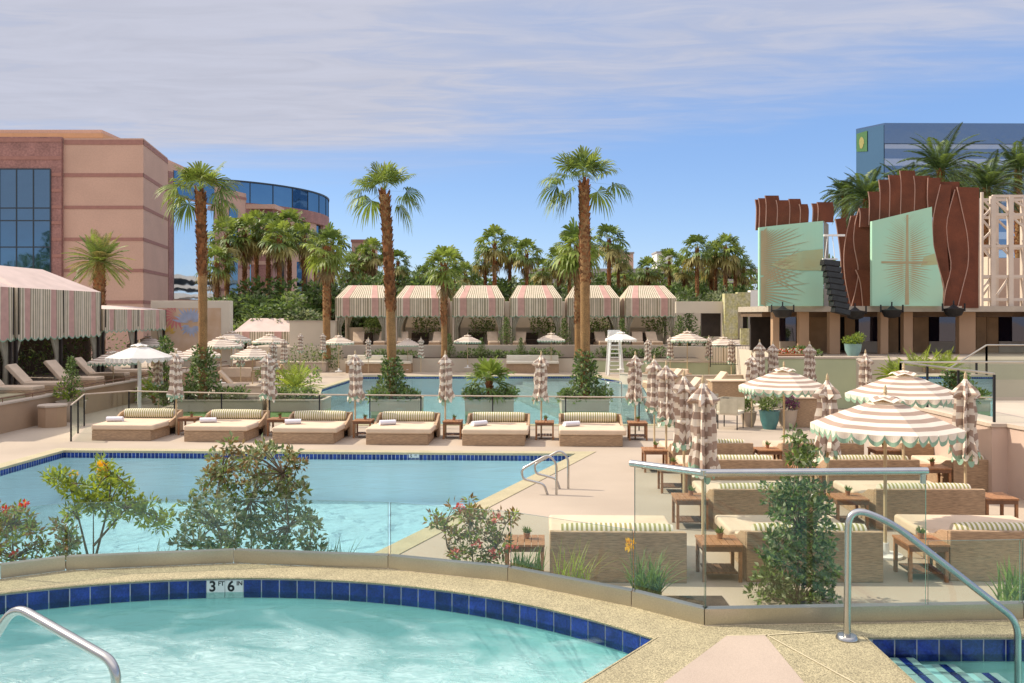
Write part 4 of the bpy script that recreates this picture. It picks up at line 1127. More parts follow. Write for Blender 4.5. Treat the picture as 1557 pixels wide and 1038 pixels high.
for (px, py, rz, lb) in ((235, 585, 90, 'at the foot of the big white umbrella'), (335, 566, 0, 'under the umbrellas right of the left palm'), (360, 580, 180, 'with its back to the long left planter'), (430, 545, 0, 'in front of the low pink cabana'), (400, 570, 20, 'beside the bright green shrub'),
                         (650, 561, 0, 'at the far pool edge left of the small fan palm'), (815, 561, 0, 'at the far pool edge under the fourth far cabana'), (865, 560, 0, 'at the far pool edge left of the lifeguard chair'), (715, 560, 0, 'at the far pool edge behind the small fan palm'),
                         (1010, 585, -30, 'at the right rim of the far pool'), (1062, 560, 0, 'in front of the curved green wall'), (1120, 562, -20, 'at the right end of the curved green wall'), (1255, 588, 0, 'below the pale green stage wall')):
    p = P(px, py); sofa((p.x, p.y, 0), R(rz), 'sand coloured outdoor sofa '+lb)
def make_crate():
    t = thing('bar_block', 'b', 'counter', group='brown woven counters')
    b = MB(); b.box(-.75, .75, 0, .9, 0, 1.05); b.build('counter_body', M_wicker, t, bevel=.02); b = MB(); b.box(-.8, .8, -.05, .95, 1.052, 1.10); b.build('counter_top', M_cush, t); return t
crate = Maker(make_crate())
for (px, py, rz, lb, s) in ((1110, 618, 0, 'left of the farthest open striped umbrella', .9), (1240, 650, -5, 'right of the teal pot under the farthest open striped umbrella', .85), (1395, 655, -3, 'under the second open striped umbrella', 1.0), (707, 562, 0, 'beside the far pool under the third far cabana', .75), (858, 560, 0, 'beside the far pool under the fifth far cabana', .75)):
    p = P(px, py); crate((p.x, p.y, 0), R(rz), 'brown woven counter '+lb, s)
def make_chair():
    t = thing('armchair', 'a', 'chair', group='woven armchairs near the teal pots'); 
    for x in (-.3, .3):
        for y in (.03, .57): b = MB(); b.tube([(x, y, 0), (x, y, .4)], .016, 6); b.build('leg', M_black, t)
    b = MB(); b.box(-.34, .34, 0, .6, .40, .5); b.build('seat', M_cream_f, t, bevel=.03)
    b = MB(); pr = [(-.36, 0), (-.36, .5), (-.25, .62), (.25, .62), (.36, .5), (.36, 0)]; b.wall(pr, .45, .85); b.wall([(x*.93, y*.93) for x, y in pr], .45, .85, flip=True)
    for i in range(5):
        a, c = pr[i], pr[i+1]; b.quad((*a, .85), (*c, .85), (c[0]*.93, c[1]*.93, .85), (a[0]*.93, a[1]*.93, .85))
    b.build('backrest', M_curt, t); return t
chair = Maker(make_chair())
for (px, py, rz, lb) in ((1127, 652, 60, 'left of the teal pot'), (1160, 640, -40, 'just behind the teal pot'), (1085, 640, 100, 'behind the folded umbrellas by the fourth daybed row')):
    p = P(px, py); chair((p.x, p.y, 0), R(rz), 'pale woven armchair '+lb, 1.1)
# low walls
for (x0, x1, py, y1, z1, m, lb, nm) in ((375, 495, 566, 552, .55, M_stone, 'low pale planter wall left of the far pool', 'planter_wall'), (120, 215, 612, 596, .55, M_cream, 'low cream wall below the left terrace', 'low_wall'),
                                        (250, 330, 575, 560, .5, M_cream, 'low cream seat wall behind the left palm', 'low_wall'), (330, 410, 605, 592, .45, M_stone, 'low stone seat wall in front of the left lounge', 'low_wall')):
    p = P((x0+x1)/2, py); q = P((x0+x1)/2, y1)
    wall_thing(nm, lb, X(x0, p.y), X(x1, p.y), p.y, min(q.y, p.y+1.2), 0, z1, m, M_stone)
def curved_wall(label, c, r, a0_, a1_, z0, z1, m, th=.25, name='curved_wall'):
    t = thing(name, label, 'wall', (c[0], c[1], z0)); n = 24
    o = [(r*math.cos(R(a0_+(a1_-a0_)*i/n)), r*math.sin(R(a0_+(a1_-a0_)*i/n))) for i in range(n+1)]
    k = [((r-th)*math.cos(R(a0_+(a1_-a0_)*i/n)), (r-th)*math.sin(R(a0_+(a1_-a0_)*i/n))) for i in range(n+1)]
    b = MB(); b.prism(o+k[::-1], 0, z1-z0, 0); b.build('wall_body', m, t); 
    b = MB(); o2 = [(x*(r+.03)/r, y*(r+.03)/r) for x, y in o]; k2 = [(x*(r-th-.03)/(r-th), y*(r-th-.03)/(r-th)) for x, y in k]
    b.prism(o2+k2[::-1], z1-z0+.001, z1-z0+.06, 0); b.build('coping_cap', M_stone, t); return t
curved_wall('long curved pale green wall right of the far pool', (X(1060, 52), 56.0), 9.0, 246, 325, 0, .95, M_paleg)
curved_wall('curved pale stone ledge in front of the pale green wall', (X(1050, 46), 48.0), 5.0, 220, 320, 0, .5, M_cream)
curved_wall('curved pale green wall behind the lifeguard chair', (X(960, 58), 59), 5.5, 225, 315, 0, .7, M_paleg)
# planters in the pools with palms
PLT = [(335, 31.5, 3.0, 'longest, at the left palm'), (449, 31.5, 1.95, 'at the left rim of the far pool'), (601, 31.8, 1.75, 'in the far pool around the middle palm'), (744, 31.8, 1.75, 'in the far pool under the small fan palm'), (890, 31.8, 1.7, 'in the far pool around the right palm')]
for px, D, w_, lb in PLT:
    t = make_planter('pale stone planter with a green base, '+lb, w_, 1.5, .86, M_stone, mlow=M_paleg, cap=M_stone)
    t.location = (X(px, D), D+.7, -.40 if px > 500 else -.38)
mb = MB(); mb.prism([(X(205, 29.6), 29.6), (X(480, 29.2), 29.2), (X(470, 31.6), 31.6), (X(205, 31.6), 31.6)], -.02, .05); o = mb.build('reflection_strip', M_reflstrip); tag(o, 'green strip standing in for a fence glass reflection behind the left daybeds', 'reflection_strip', kind='stuff')  # green reflected in the fence glass, put in as a coloured strip
for a, c, D, lb in ((525, 625, 52.9, 'long built-in cream bench along the far pool left of the slim palm'), (770, 850, 52.9, 'built-in cream bench along the far pool under the fourth striped cabana')):
    t = thing('built_in_bench', lb, 'bench', (X((a+c)/2, D), D, 0)); w = (X(c, D)-X(a, D))/2
    b = MB(); b.box(-w, w, .12, .9, 0, .55); b.build('base', M_wicker, t); b = MB(); b.box(-w, w, 0, .62, .552, .72); b.build('seat_cushion', M_cream_f, t, bevel=.05); b = MB(); b.box(-w, w, .65, .9, .552, 1.05); b.build('backrest', M_cream_f, t, bevel=.05)
# lifeguard chair
t = thing('lifeguard_chair', 'tall white slatted lifeguard chair at the far pool edge', 'lifeguard chair', (X(936, 50.9), 51.0, 0)); hgt = 1.95
for x in (-1, 1):
    for y in (0, 1): b = MB(); b.bar((x*.42, y*1.0-.1, 0), (x*.28, y*.5+.15, hgt if y == 0 else hgt+.5), .12, .12); b.build('leg', M_white, t)
b = MB()
for i in range(8): z = .12+i*.23; k = z/hgt; b.bar((-.42+.14*k, -.13+.25*k, z), (.42-.14*k, -.13+.25*k, z), .13, .06)
b.build('ladder', M_white, t); b = MB(); b.box(-.38, .38, .08, .75, hgt-.02, hgt+.05); b.build('seat', M_white, t); b = MB(); b.box(-.36, .36, .70, .76, hgt+.05, hgt+.65); b.build('backrest', M_white, t)
for s in (-1, 1): b = MB(); b.box(s*.36-.04, s*.36+.04, .1, .7, hgt+.25, hgt+.31); b.build('armrest', M_white, t)
# stair rails at the far pool right rim
for i, (px, py, lb) in enumerate(((945, 612, 'left of the folded umbrella beside the rightmost daybed'), (920, 606, 'farther out by the right palm planter'))):
    p = P(px, py); grab('grab_rail', 'thin steel pool stair rail '+lb, [p, p+Vector((0, 0, .85)), p+Vector((-.5, .1, .8)), p+Vector((-1.0, .2, .1))], .02, [.1, .1], False)
# right rim wall, railings
t = thing('planter_wall', 'pink plaster wall sloping along the right picture edge', 'wall', (9.3, 17.2, 0))
b = MB(); b.prism([(0, 0), (.3, 0), (.9, -4.2), (6, -4.2), (6, 4.5), (0, 4.5)], 0, 1.32, 0); b.build('wall_body', M_pinkwall, t); b = MB(); b.prism([(-.03, -.03), (.27, -.03), (.87, -4.25), (6.03, -4.25), (6.03, 4.53), (-.03, 4.53)], 1.321, 1.39); b.build('coping_cap', M_stone, t)
def railing(label, pts, h=1.0, cat='railing', glass=True):
    o = Vector(pts[0]); t = thing('railing', label, cat, o); b = MB()
    for a, c in zip(pts, pts[1:]):
        a = Vector(a)-o; c = Vector(c)-o; b.tube([a+Vector((0, 0, h)), c+Vector((0, 0, h))], .022, 8)
        if not glass:
            b.tube([a+Vector((0, 0, .12)), c+Vector((0, 0, .12))], .012, 6)
    b.build('top_rail', M_black if not glass else M_chan, t)
    for a, c in zip(pts, pts[1:]):
        a = Vector(a)-o; c = Vector(c)-o; k = max(1, int((c-a).length/1.4))
        for i in range(k+1): p = a.lerp(c, i/k); g = MB(); g.box(p.x-.02, p.x+.02, p.y-.02, p.y+.02, p.z, p.z+h-.02); g.build('post', M_black, t)
        if glass: g = MB(); up = Vector((0, 0, 1)); g.quad(a+up*.1, c+up*.1, c+up*(h-.05), a+up*(h-.05)); g.build('glass_panel', M_glass, t)
        else:
            g = MB(); n = int((c-a).length/.13)
            for i in range(1, n): p = a.lerp(c, i/n); g.tube([p+Vector((0, 0, .12)), p+Vector((0, 0, h))], .008, 5)
            g.build('balusters', M_black, t)
    return t
railing('glass railing along the pink wall at the right picture edge', [(9.45, 17.4, 1.39), (9.45, 21.6, 1.39), (15, 21.6, 1.39)], .95)
railing('black steel railing climbing behind the right folded umbrella', [(10.2, 23, .4), (12.4, 23.2, 1.7), (18, 23.4, 1.7)], 1.0)
railing('black baluster railing by the yellow mural column', [(X(1080, 44), 44, .9), (X(1150, 44), 44, .9)], 1.05, glass=False)
for px, py, m, s, lb, nm in ((1170, 652, M_teal, .85, 'large teal glazed pot with a leafy shrub under the open umbrella', 'x'), (1197, 650, M_stone, .85, 'pale stone pot with purple flowers beside the large teal pot', 'x'), (1138, 648, M_stone, .7, 'small pale pot with a shrub left of the large teal pot', 'x'), ):
    p = P(px, py); t = thing('potted_shrub', lb, 'potted plant', p); t.scale = (s, s, s)
    b = MB(); b.lathe([(.22, 0), (.32, .30), (.36, .62), (.39, .66), (.33, .66), (.30, .60)], 20); b.build('pot', m, t, smooth=50)
    b = MB(); g = random.Random(px)
    for i in range(6): clump(b, g, (g.uniform(-.2, .2), g.uniform(-.2, .2), .8+g.uniform(-.05, .3)), .2, 90, .12, .05, (0, 0, 1))
    b.build('foliage', [M_leaf1 if px != 1197 else mat('purple_bloom', (.22, .05, .16), .7, var=.2), M_leaf4], t)
# ================================================================ stage pavilion on the right
M_rust = mat('rusted_steel', (.15, .042, .018), .75, var=.28, vscale=1.6, fine=.15, fscale=30, bump=.1)
M_rustedge = mat('bare_steel_edge', (.42, .24, .18), .6, var=.1)
M_screen = mat('mint_screen', (.36, .64, .48), .7, var=.0, col2=(.42, .62, .44), vscale=.5)
M_frond = mat('screen_frond_tan', (.40, .33, .19), .7, var=.08)
M_sgold = mat('screen_gold', (.44, .42, .21), .7, col2=(.38, .46, .27), vscale=1.2)
M_colm = mat('stage_column_tan', (.44, .28, .17), .8, var=.08, vscale=1)
M_door = mat('brown_wood_door', (.30, .175, .08), .6, var=.2, vscale=2)
M_wind = mirror_glass('dark_window', (.35, .36, .45, 1), refl=.25, dark=(.012, .010, .02, 1))
M_yellow = mat('yellow_mural', (.48, .44, .16), .85, col2=(.55, .52, .38), vscale=3.2, fine=.25, fscale=9)
M_beam = mat('stage_beam', (.45, .38, .30), .8, var=.1)
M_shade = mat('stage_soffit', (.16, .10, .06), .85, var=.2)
ZP = 1.80
ledge('stage_terrace', [(12.9, 33.4), (60, 33.4), (60, 60), (14.6, 60), (11.2, 44)], 0, ZP, M_cream, M_deck)
wall_thing('stage_wall', 'pale green rendered planter wall below the left green screen', X(1158, 33), X(1302, 33), 33.0, 33.35, .0, 1.86, M_paleg, M_stone)
t = thing('stage_pavilion', 'long open pavilion with tan columns and brown doors under the green screens', 'pavilion', (X(1164, 38), 38, ZP)); OX, OY, OZ = X(1164, 38), 38, ZP
def sb(name, x0, x1, y0, y1, z0, z1, m, bev=0): b = MB(); b.box(x0-OX, x1-OX, y0-OY, y1-OY, z0-OZ, z1-OZ); return b.build(name, m, t, bevel=bev)
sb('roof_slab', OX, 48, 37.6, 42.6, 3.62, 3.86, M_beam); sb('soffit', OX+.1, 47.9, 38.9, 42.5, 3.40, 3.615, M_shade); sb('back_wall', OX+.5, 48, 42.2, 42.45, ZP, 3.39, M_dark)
for a, c in ((1173, 1183), (1213, 1228), (1259, 1275), (1336, 1348), (1371, 1385), (1455, 1480), (1570, 1600)):
    o = sb('column', X(a, 38.3), X(c, 38.3), 38.1, 38.45, ZP, 3.615, M_colm, .02)
for a, c in ((1229, 1258), (1285, 1300), (1386, 1412), (1482, 1500), (1501, 1518), (1349, 1366)):
    o = sb('door', X(a, 39.6), X(c, 39.6), 39.6, 39.68, ZP, 3.39, M_door); b = MB()
    for f_ in (.08, .54): b.box(X(a, 39.6)+.08-OX, X(c, 39.6)-.08-OX, 39.585-OY, 39.599-OY, .15+f_*1.5, .15+f_*1.5+.6)
    b.build('door_panel', M_door, o)
for a, c in ((1186, 1210), (1301, 1335), (1413, 1454), (1519, 1570)):
    o = sb('window', X(a, 39.9), X(c, 39.9), 39.9, 39.95, ZP+.5, 3.39, M_wind); sb('window_wall', X(a, 39.9), X(c, 39.9), 39.89, 39.97, ZP, ZP+.495, M_beam)
DS = 37.3
def screen(name, label, poly, bend, leaves_fn):
    """poly: picture outline on the plane at DS, given as real metres; bend curves it in plan"""
    t = thing(name, label, 'screen', (X(poly[0][0], DS), DS, Z(465, DS))); ox, oz = X(poly[0][0], DS), Z(465, DS)
    w = X(poly[1][0], DS)-ox
    Q = lambda px, py, y=0: Vector((X(px, DS)-ox, y+bend*((X(px, DS)-ox)/w-.5)**2*4, Z(py, DS)-oz))
    return t, Q
t, Q = screen('led_screen', 'curved mint screen with a tan palm frond, under the lower row of rust fins', [(1154, 465), (1254, 465)], .16, None)
b = MB(); n = 16
for i in range(n):
    a, c = 1156+98*i/n, 1156+98*(i+1)/n; ya, yc = 345-10*i/n, 345-10*(i+1)/n
    b.quad(Q(a, 465), Q(c, 465), Q(c, yc), Q(a, ya)); b.quad(Q(c, 465, .2), Q(a, 465, .2), Q(a, ya, .2), Q(c, yc, .2)); b.quad(Q(a, ya), Q(c, yc), Q(c, yc, .2), Q(a, ya, .2)); b.quad(Q(a, 465, .2), Q(c, 465, .2), Q(c, 465), Q(a, 465))
b.quad(Q(1156, 465, .2), Q(1156, 465), Q(1156, 345), Q(1156, 345, .2)); b.quad(Q(1254, 465), Q(1254, 465, .2), Q(1254, 335, .2), Q(1254, 335))
b.build('screen_panel', M_screen, t)
def clipq(px, py, lo, hi): return min(max(px, lo), hi), py
for cy, ylo, yhi, gr in ((393, 350, 418, 1.25), (441, 421, 463, 2.1)):
    b = MB(); n_ = int((yhi-ylo)/2.6)
    for i in range(n_):
        y0 = ylo+(yhi-ylo)*(i+.5)/n_; a = R(max(-62, min(62, (cy-y0)*gr))); L_ = 74-16*(i % 2)-6*(i % 3); ca, sa = math.cos(a), math.sin(a); sx = 1160+abs(cy-y0)*.06
        while L_ > 8 and not (349-8*(L_*ca/95) < y0-sa*L_ < 462): L_ -= 1
        for s in range(8):
            w0, w1 = 1.25*(1-s/8)**.7, 1.25*(1-(s+1)/8)**.7; A_ = (sx+ca*L_*s/8, y0-sa*L_*s/8); B_ = (sx+ca*L_*(s+1)/8, y0-sa*L_*(s+1)/8); nx, ny = sa, ca
            b.quad(Q(A_[0]+nx*w0, A_[1]+ny*w0, -.02), Q(B_[0]+nx*w1, B_[1]+ny*w1, -.02), Q(B_[0]-nx*w1, B_[1]-ny*w1, -.02), Q(A_[0]-nx*w0, A_[1]-ny*w0, -.02))
    b.quad(Q(1158, yhi, -.022), Q(1163, yhi, -.022), Q(1162, ylo, -.022), Q(1158, ylo, -.022)); b.build('frond_pattern', M_frond, t)
b = MB()
b = MB(); pts = [(1172, 402), (1190, 392), (1222, 381), (1253, 378), (1253, 411), (1220, 411), (1190, 409)]; c_ = (1215, 397)
for i in range(len(pts)): a, c = pts[i], pts[(i+1) % len(pts)]; b.tri(Q(*a, -.03), Q(*c, -.03), Q(*c_, -.03))
b.build('gold_patch', M_sgold, t)
b = MB(); b.add([Q(1255, 465, .0), Q(1270, 465, .5), Q(1270, 338, .5), Q(1255, 335, .0)], ((0, 1, 2, 3),)); b.add([Q(1255, 465, .04), Q(1270, 465, .54), Q(1270, 338, .54), Q(1255, 335, .04)], ((3, 2, 1, 0),)); b.build('side_panel', mat('screen_side_grey', (.30, .28, .25), .7, var=.1), t)
t, Q = screen('led_screen', 'flat mint screen with a symmetric tan palm frond, framed by tall rust fins', [(1326, 465), (1434, 465)], 0, None)
out = [(1326, 465), (1433, 465), (1434, 440), (1430, 418), (1425, 400), (1419, 372), (1417.5, 345), (1417, 314), (1326, 336)]
b = MB(); nn = len(out); b.add([Q(*p) for p in out]+[Q(*p, .2) for p in out], [tuple(range(nn)), tuple(range(nn, 2*nn))[::-1]]+[(i, nn+i, nn+(i+1) % nn, (i+1) % nn) for i in range(nn)]); b.build('screen_panel', M_screen, t)
def top2(px): return 336-22*(px-1326)/91
b = MB()
b.quad(Q(1376, 463, -.008), Q(1382, 463, -.008), Q(1381, 326, -.008), Q(1378, 327, -.008)); b.quad(Q(1340, 400, -.011), Q(1410, 400, -.011), Q(1410, 397, -.011), Q(1340, 397, -.011))
for s in (-1, 1):
    for i in range(44):
        y0 = 334+i*2.9; tl = (y0-398)/66; ang = R(max(-52, min(52, tl*52))); sx = 1379.5+s*1.2; L_ = (39-6*abs((i % 3)-1))*(1-.12*abs(tl))
        ca, sa = math.cos(ang)*s, math.sin(ang)
        while L_ > 6 and not (top2(sx+ca*L_)+3 < y0+sa*L_ < 462): L_ -= 1
        k = 1.15; ex, ey = sx+ca*L_, y0+sa*L_; mxp, myp = sx+ca*L_*.22, y0+sa*L_*.20; nx, ny = -sa*k, abs(ca)*k
        q = [Q(sx, y0, -.006), Q(mxp-nx*s, myp+ny, -.006), Q(ex, ey, -.006), Q(mxp+nx*s, myp-ny, -.006)]
        b.quad(*(q if s > 0 else q[::-1]))
b.build('frond_pattern', M_frond, t)
b = MB(); b.add([Q(1405, 390, -.003), Q(1421, 385, -.003), Q(1426, 402, -.003), Q(1400, 404, -.003)], ((0, 1, 2, 3),)); b.build('gold_patch', M_sgold, t)
def fins(label, plates, base=465):
    x0 = plates[0][0][0][0]; t = thing('steel_fins', label, 'sculpture', (X(x0, DS), DS, Z(465, DS))); ox, oz = X(x0, DS), Z(465, DS)
    Q = lambda p, y: Vector((X(p[0], DS+y)-ox, y, Z(p[1], DS+y)-oz))
    for k, (L_, R_) in enumerate(plates):
        # left edge L_ and right edge R_ both listed bottom to top
        y = .32+.075*(len(plates)-1-k); th = .05; b = MB()
        # edges resampled to a common count
        def res(e, n=17):
            out = []
            for i in range(n):
                s = (len(e)-1)*i/(n-1); j = min(len(e)-2, int(s)); f_ = s-j; f2 = f_
                p0 = e[max(0, j-1)]; p1 = e[j]; p2 = e[j+1]; p3 = e[min(len(e)-1, j+2)]
                cr = lambda a, b_, c, d: .5*((2*b_)+(c-a)*f_+(2*a-5*b_+4*c-d)*f_*f_+(3*b_-a-3*c+d)*f_**3)
                out.append((cr(p0[0], p1[0], p2[0], p3[0]), cr(p0[1], p1[1], p2[1], p3[1])))
            return out
        l, r = res(L_), res(R_); n = len(l)
        v = [Q(p, y) for p in l]+[Q(p, y-.10) for p in r]+[Q(p, y+th) for p in l]+[Q(p, y-.10+th) for p in r]
        fs = []
        for i in range(n-1):
            fs += [(i, n+i, n+i+1, i+1), (2*n+i, 2*n+i+1, 3*n+i+1, 3*n+i), (i, i+1, 2*n+i+1, 2*n+i), (n+i, 3*n+i, 3*n+i+1, n+i+1)]
        fs += [(n-1, 2*n-1, 4*n-1, 3*n-1), (0, 2*n, 3*n, n)]
        b.add(v, fs); o = b.build('fin_plate', M_rust, t)
        b = MB(); b.tube([Q(p, y-.01) for p in l], .022, 6); b.build('edge_strip', M_rustedge, o)
    return t
def st_(xa, xb, top, bot): return ([(xa+1, bot), (xa+2, (top*2+bot)/3), (xa, top)], [(xb+1, bot), (xb+2, (top*2+bot)/3), (xb, top)])
fins('lower row of rust steel fins above the left mint screen', [st_(1148, 1158, 303, 350), st_(1153, 1164, 301, 349), st_(1163, 1184, 297, 347), st_(1180, 1200, 304, 345), st_(1199, 1217, 302, 343), st_(1215, 1228, 310, 342), st_(1234, 1244, 309, 340), st_(1242, 1266, 307, 338)])
W = lambda *p: list(p)
fins('tall arch of rust steel fins around the right mint screen', [(W((1300, 468), (1300, 400), (1300, 345)), W((1332, 468), (1332, 400), (1332, 345))),
    (W((1275, 468), (1279, 430), (1278, 390), (1273, 350), (1270, 333)), W((1298, 468), (1292, 430), (1290, 400), (1286, 330))),
    (W((1294, 468), (1286, 430), (1283, 395), (1286, 360), (1294, 328)), W((1315, 468), (1310, 400), (1304, 326))),
    (W((1294, 468), (1301, 440), (1305, 410), (1298, 370), (1300, 340), (1306, 318)), W((1328, 468), (1327, 400), (1322, 316))),
    (W((1312, 468), (1308, 430), (1301, 410)), W((1328, 468), (1328, 430), (1328, 410))),
    st_(1306, 1328, 316, 345), st_(1320, 1338, 291, 342), st_(1336, 1354, 273, 338), st_(1351, 1371, 266, 333), st_(1368, 1391, 259, 328), st_(1389, 1414, 267, 322), (W((1436, 468), (1430, 360), (1428, 276)), W((1458, 468), (1458, 360), (1459, 276))),
    (W((1412, 330), (1410, 300), (1411, 270)), W((1432, 330), (1430, 300), (1430, 270))),
    (W((1433, 468), (1436, 440), (1427, 405), (1419, 370), (1419, 330), (1430, 280)), W((1450, 468), (1447, 440), (1442, 400), (1440, 350), (1447, 281))),
    (W((1434, 468), (1438, 440), (1446, 405), (1441, 370), (1440, 335), (1452, 288)), W((1476, 468), (1476, 430), (1476, 370), (1474, 285))),
    (W((1456, 468), (1464, 435), (1472, 400), (1471, 360), (1463, 320), (1455, 284)), W((1488, 468), (1488, 400), (1489, 285)))])
# line array loudspeaker
t = thing('line_array', 'black curved line array loudspeaker hanging between the two mint screens', 'loudspeaker', (X(1262, 36.3), 36.3, Z(400, 36.3)))
for i in range(9):
    th = i*R(2.2); x = .0+i*.055; z = -.0-i*.245; b = MB(); M_ = Matrix.Translation((x, 0, z)) @ Matrix.Rotation(R(7)+th*.3, 4, 'Y'); b.box(-.33, .33, -.25, .25, -.115, .115, 0, M_)
    o = b.build('cabinet', M_black, t, bevel=.02); b = MB(); b.box(-.29, .29, -.262, -.251, -.09, .09, 0, M_); b.build('grille', mat('speaker_grille', (.03, .035, .04), .6, var=.3, fine=.4) if i == 0 else bpy.data.materials['speaker_grille'], o)
b = MB(); b.box(-.3, .3, -.05, .05, .14, .2); b.tube([(-.2, 0, .2), (-.1, 0, 1.1)], .015, 5); b.tube([(.2, 0, .2), (.1, 0, 1.1)], .015, 5); b.box(-.25, .6, -.05, .05, 1.1, 1.18); b.build('rigging', M_white, t)
for px, py, lb in ((1190, 474, 'left mint screen'), (1356, 474, 'right mint screen'), (1450, 472, 'right end of the tall rust fins'), (1300, 476, 'line array loudspeaker')):
    t = thing('stage_light', 'black dome stage light hanging under the '+lb, 'stage light', (X(px, 37), 37, Z(py, 37))); b = MB(); b.lathe([(.10, -.26), (.30, -.20), (.42, .05), (.44, .08), (.2, .12), (.05, .25)], 18); b.build('housing', M_black, t, smooth=50)
    b = MB(); b.tube([(0, 0, .2), (0, 0, .42)], .03, 6); b.build('bracket', M_black, t); b = MB()
    for s in (-1, 1): b.box(s*.46-.02, s*.46+.02, -.04, .04, -.02, .30)
    b.build('yoke', M_black, t)
# white truss at the far right
t = thing('scaffold_truss', 'cream painted lattice truss standing right of the tall rust fins', 'truss', (X(1493, 39), 39, 3.86)); ox = X(1493, 39); q = lambda px, py, y=0: (X(px, 39)-ox, y, Z(py, 39)-3.86)
M_truss = mat('cream_truss_paint', (.62, .52, .43), .7, var=.08)
for dy in (0, 1.2):
    b = MB()
    for px, w_ in ((1493, .10), (1509, .20), (1536, .20), (1580, .2)): b.bar(q(px, 466, dy), q(px, 298 if px > 1500 else 292, dy), w_, w_)
    b.build('upright', M_truss, t); b = MB()
    for py in (298, 326, 374, 420, 455): b.bar(q(1493 if py > 330 else 1509, py, dy+.02), q(1600, py, dy+.02), .12, .12)
    b.build('crossbar', M_truss, t)
    for a, c in (((1509, 300), (1557, 345)), ((1512, 365), (1536, 388)), ((1536, 300), (1575, 325)), ((1517, 448), (1536, 420)), ((1493, 300), (1509, 316)), ((1509, 316), (1493, 332)), ((1493, 332), (1509, 350)), ((1509, 350), (1493, 366)), ((1493, 374), (1509, 395)), ((1509, 420), (1493, 440))): b = MB(); b.bar(q(*a, dy+.05), q(*c, dy+.05), .08, .08); b.build('diagonal_brace', M_truss, t)
    pass
t = thing('roof_box', 'beige plaster block behind the cream lattice truss', 'building', (X(1515, 41), 41, 3.87)); b = MB(); b.box(0, 3.4, 0, 2, 0, Z(392, 41)-3.87); b.build('wall_body', M_pinkwall, t); b = MB(); b.box(-.45, -.01, -.1, .5, 0, Z(390, 41)-3.87); b.build('pier', M_cream, t)
# yellow mural building
D5 = 50; t = thing('mural_building', 'low cream building with a yellow floral pillar right of the far cabanas', 'building', (X(1066, D5), D5, 1.0)); ox = X(1066, D5); q = lambda px: X(px, D5)-ox; qz = lambda py: Z(py, D5)-1.0
def bb(nm, a, c, y0, y1, za, zb, m): b = MB(); b.box(q(a), q(c), y0, y1, qz(za), qz(zb), 0); return b.build(nm, m, t)
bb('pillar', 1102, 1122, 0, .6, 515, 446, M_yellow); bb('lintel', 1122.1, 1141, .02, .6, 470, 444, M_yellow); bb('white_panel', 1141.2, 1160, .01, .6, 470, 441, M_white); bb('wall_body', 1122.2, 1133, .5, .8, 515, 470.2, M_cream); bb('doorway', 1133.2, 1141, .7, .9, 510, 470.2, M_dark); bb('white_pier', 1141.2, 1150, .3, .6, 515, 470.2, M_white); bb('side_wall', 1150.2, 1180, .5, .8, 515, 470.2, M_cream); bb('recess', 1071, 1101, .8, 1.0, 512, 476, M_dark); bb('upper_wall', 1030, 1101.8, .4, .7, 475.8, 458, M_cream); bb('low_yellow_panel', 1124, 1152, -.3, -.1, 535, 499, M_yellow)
wall_thing('flower_planter', 'long planter packed with red and white flowers on the green stage wall', X(1181, 34), X(1222, 34), 34.0, 34.6, 1.6, 1.98, M_terra, None, 'planter')
t = thing('flower_bed', 'row of red and white flowers in the planter under the left mint screen', 'flowers', (X(1201, 34.3), 34.3, 1.98)); b = MB(); g = random.Random(8)
for i in range(9): clump(b, g, (-.5+i*.125, 0, .05), .14, 50, .08, .05, (0, 1, 2))
b.build('blooms', [M_red, M_leaf1, M_cream_f], t)
# ================================================================ blue glass tower far right
M_tw = mirror_glass('tower_glass_dark', (.40, .56, .76, 1), refl=.42, dark=(.035, .06, .12, 1)); M_tw2 = mirror_glass('tower_glass_pale', (.70, .78, .88, 1), refl=.55, dark=(.16, .18, .22, 1)); M_tw3 = mirror_glass('tower_glass_teal', (.32, .52, .66, 1), refl=.42, dark=(.04, .09, .15, 1))
A, B, C, E = Vector((X(1303, 165), 165)), Vector((X(1345, 160), 160)), Vector((X(1800, 160.8), 160.8)), Vector((X(1800, 190), 190)); A2 = Vector((X(1303, 165)+15, 190))
t = thing('hotel_tower', 'dark blue glass tower with a lion emblem sign behind the stage palms', 'tower', (B.x, B.y, 0)); ZTW = 38.0
def tw(nm, z0, z1, m, grow=0.0):
    b = MB(); pts = [A, B, C, E, A2]; pts = [(p.x-B.x, p.y-B.y) for p in pts]; 
    if grow: pts = off(pts, grow)
    b.prism(pts, z0, z1, 0); return b.build(nm, m, t)
tw('tower_body', 0, 33.4, M_tw); tw('parapet_glass', 34.3, ZTW, M_tw, .15)
zz_ = 33.4
tw('pale_band', 33.41, 34.29, M_tw2, -.15)
for k in range(8): tw('floor_band', 30.3-k*3.3, 31.6-k*3.3, M_tw2, .06)
b = MB(); pa, pb = A-B, Vector((0, 0)); n = (pb-pa).normalized(); nn = Vector((n.y, -n.x))*.22; b.quad((pa.x+nn.x, pa.y+nn.y, 20), (pb.x*.0+nn.x, nn.y, 20), (nn.x, nn.y, 37.7), (pa.x+nn.x, pa.y+nn.y, 37.7)); b.build('corner_glass', M_tw3, t)
sg = MB(); u0, u1 = .03, .42; o3 = nn*1.6
pq = lambda s, z: Vector((pa.x+(pb.x-pa.x)*s+o3.x, pa.y+(pb.y-pa.y)*s+o3.y, z))
sg.quad(pq(u0, 33.7), pq(u1, 33.4), pq(u1, 37.2), pq(u0, 37.0)); sg.build('sign_panel', mat('sign_green', (.05, .15, .05), .6, var=.1), t)
sg = MB(); o3 = nn*1.8; cxs, czs = .225, 35.2
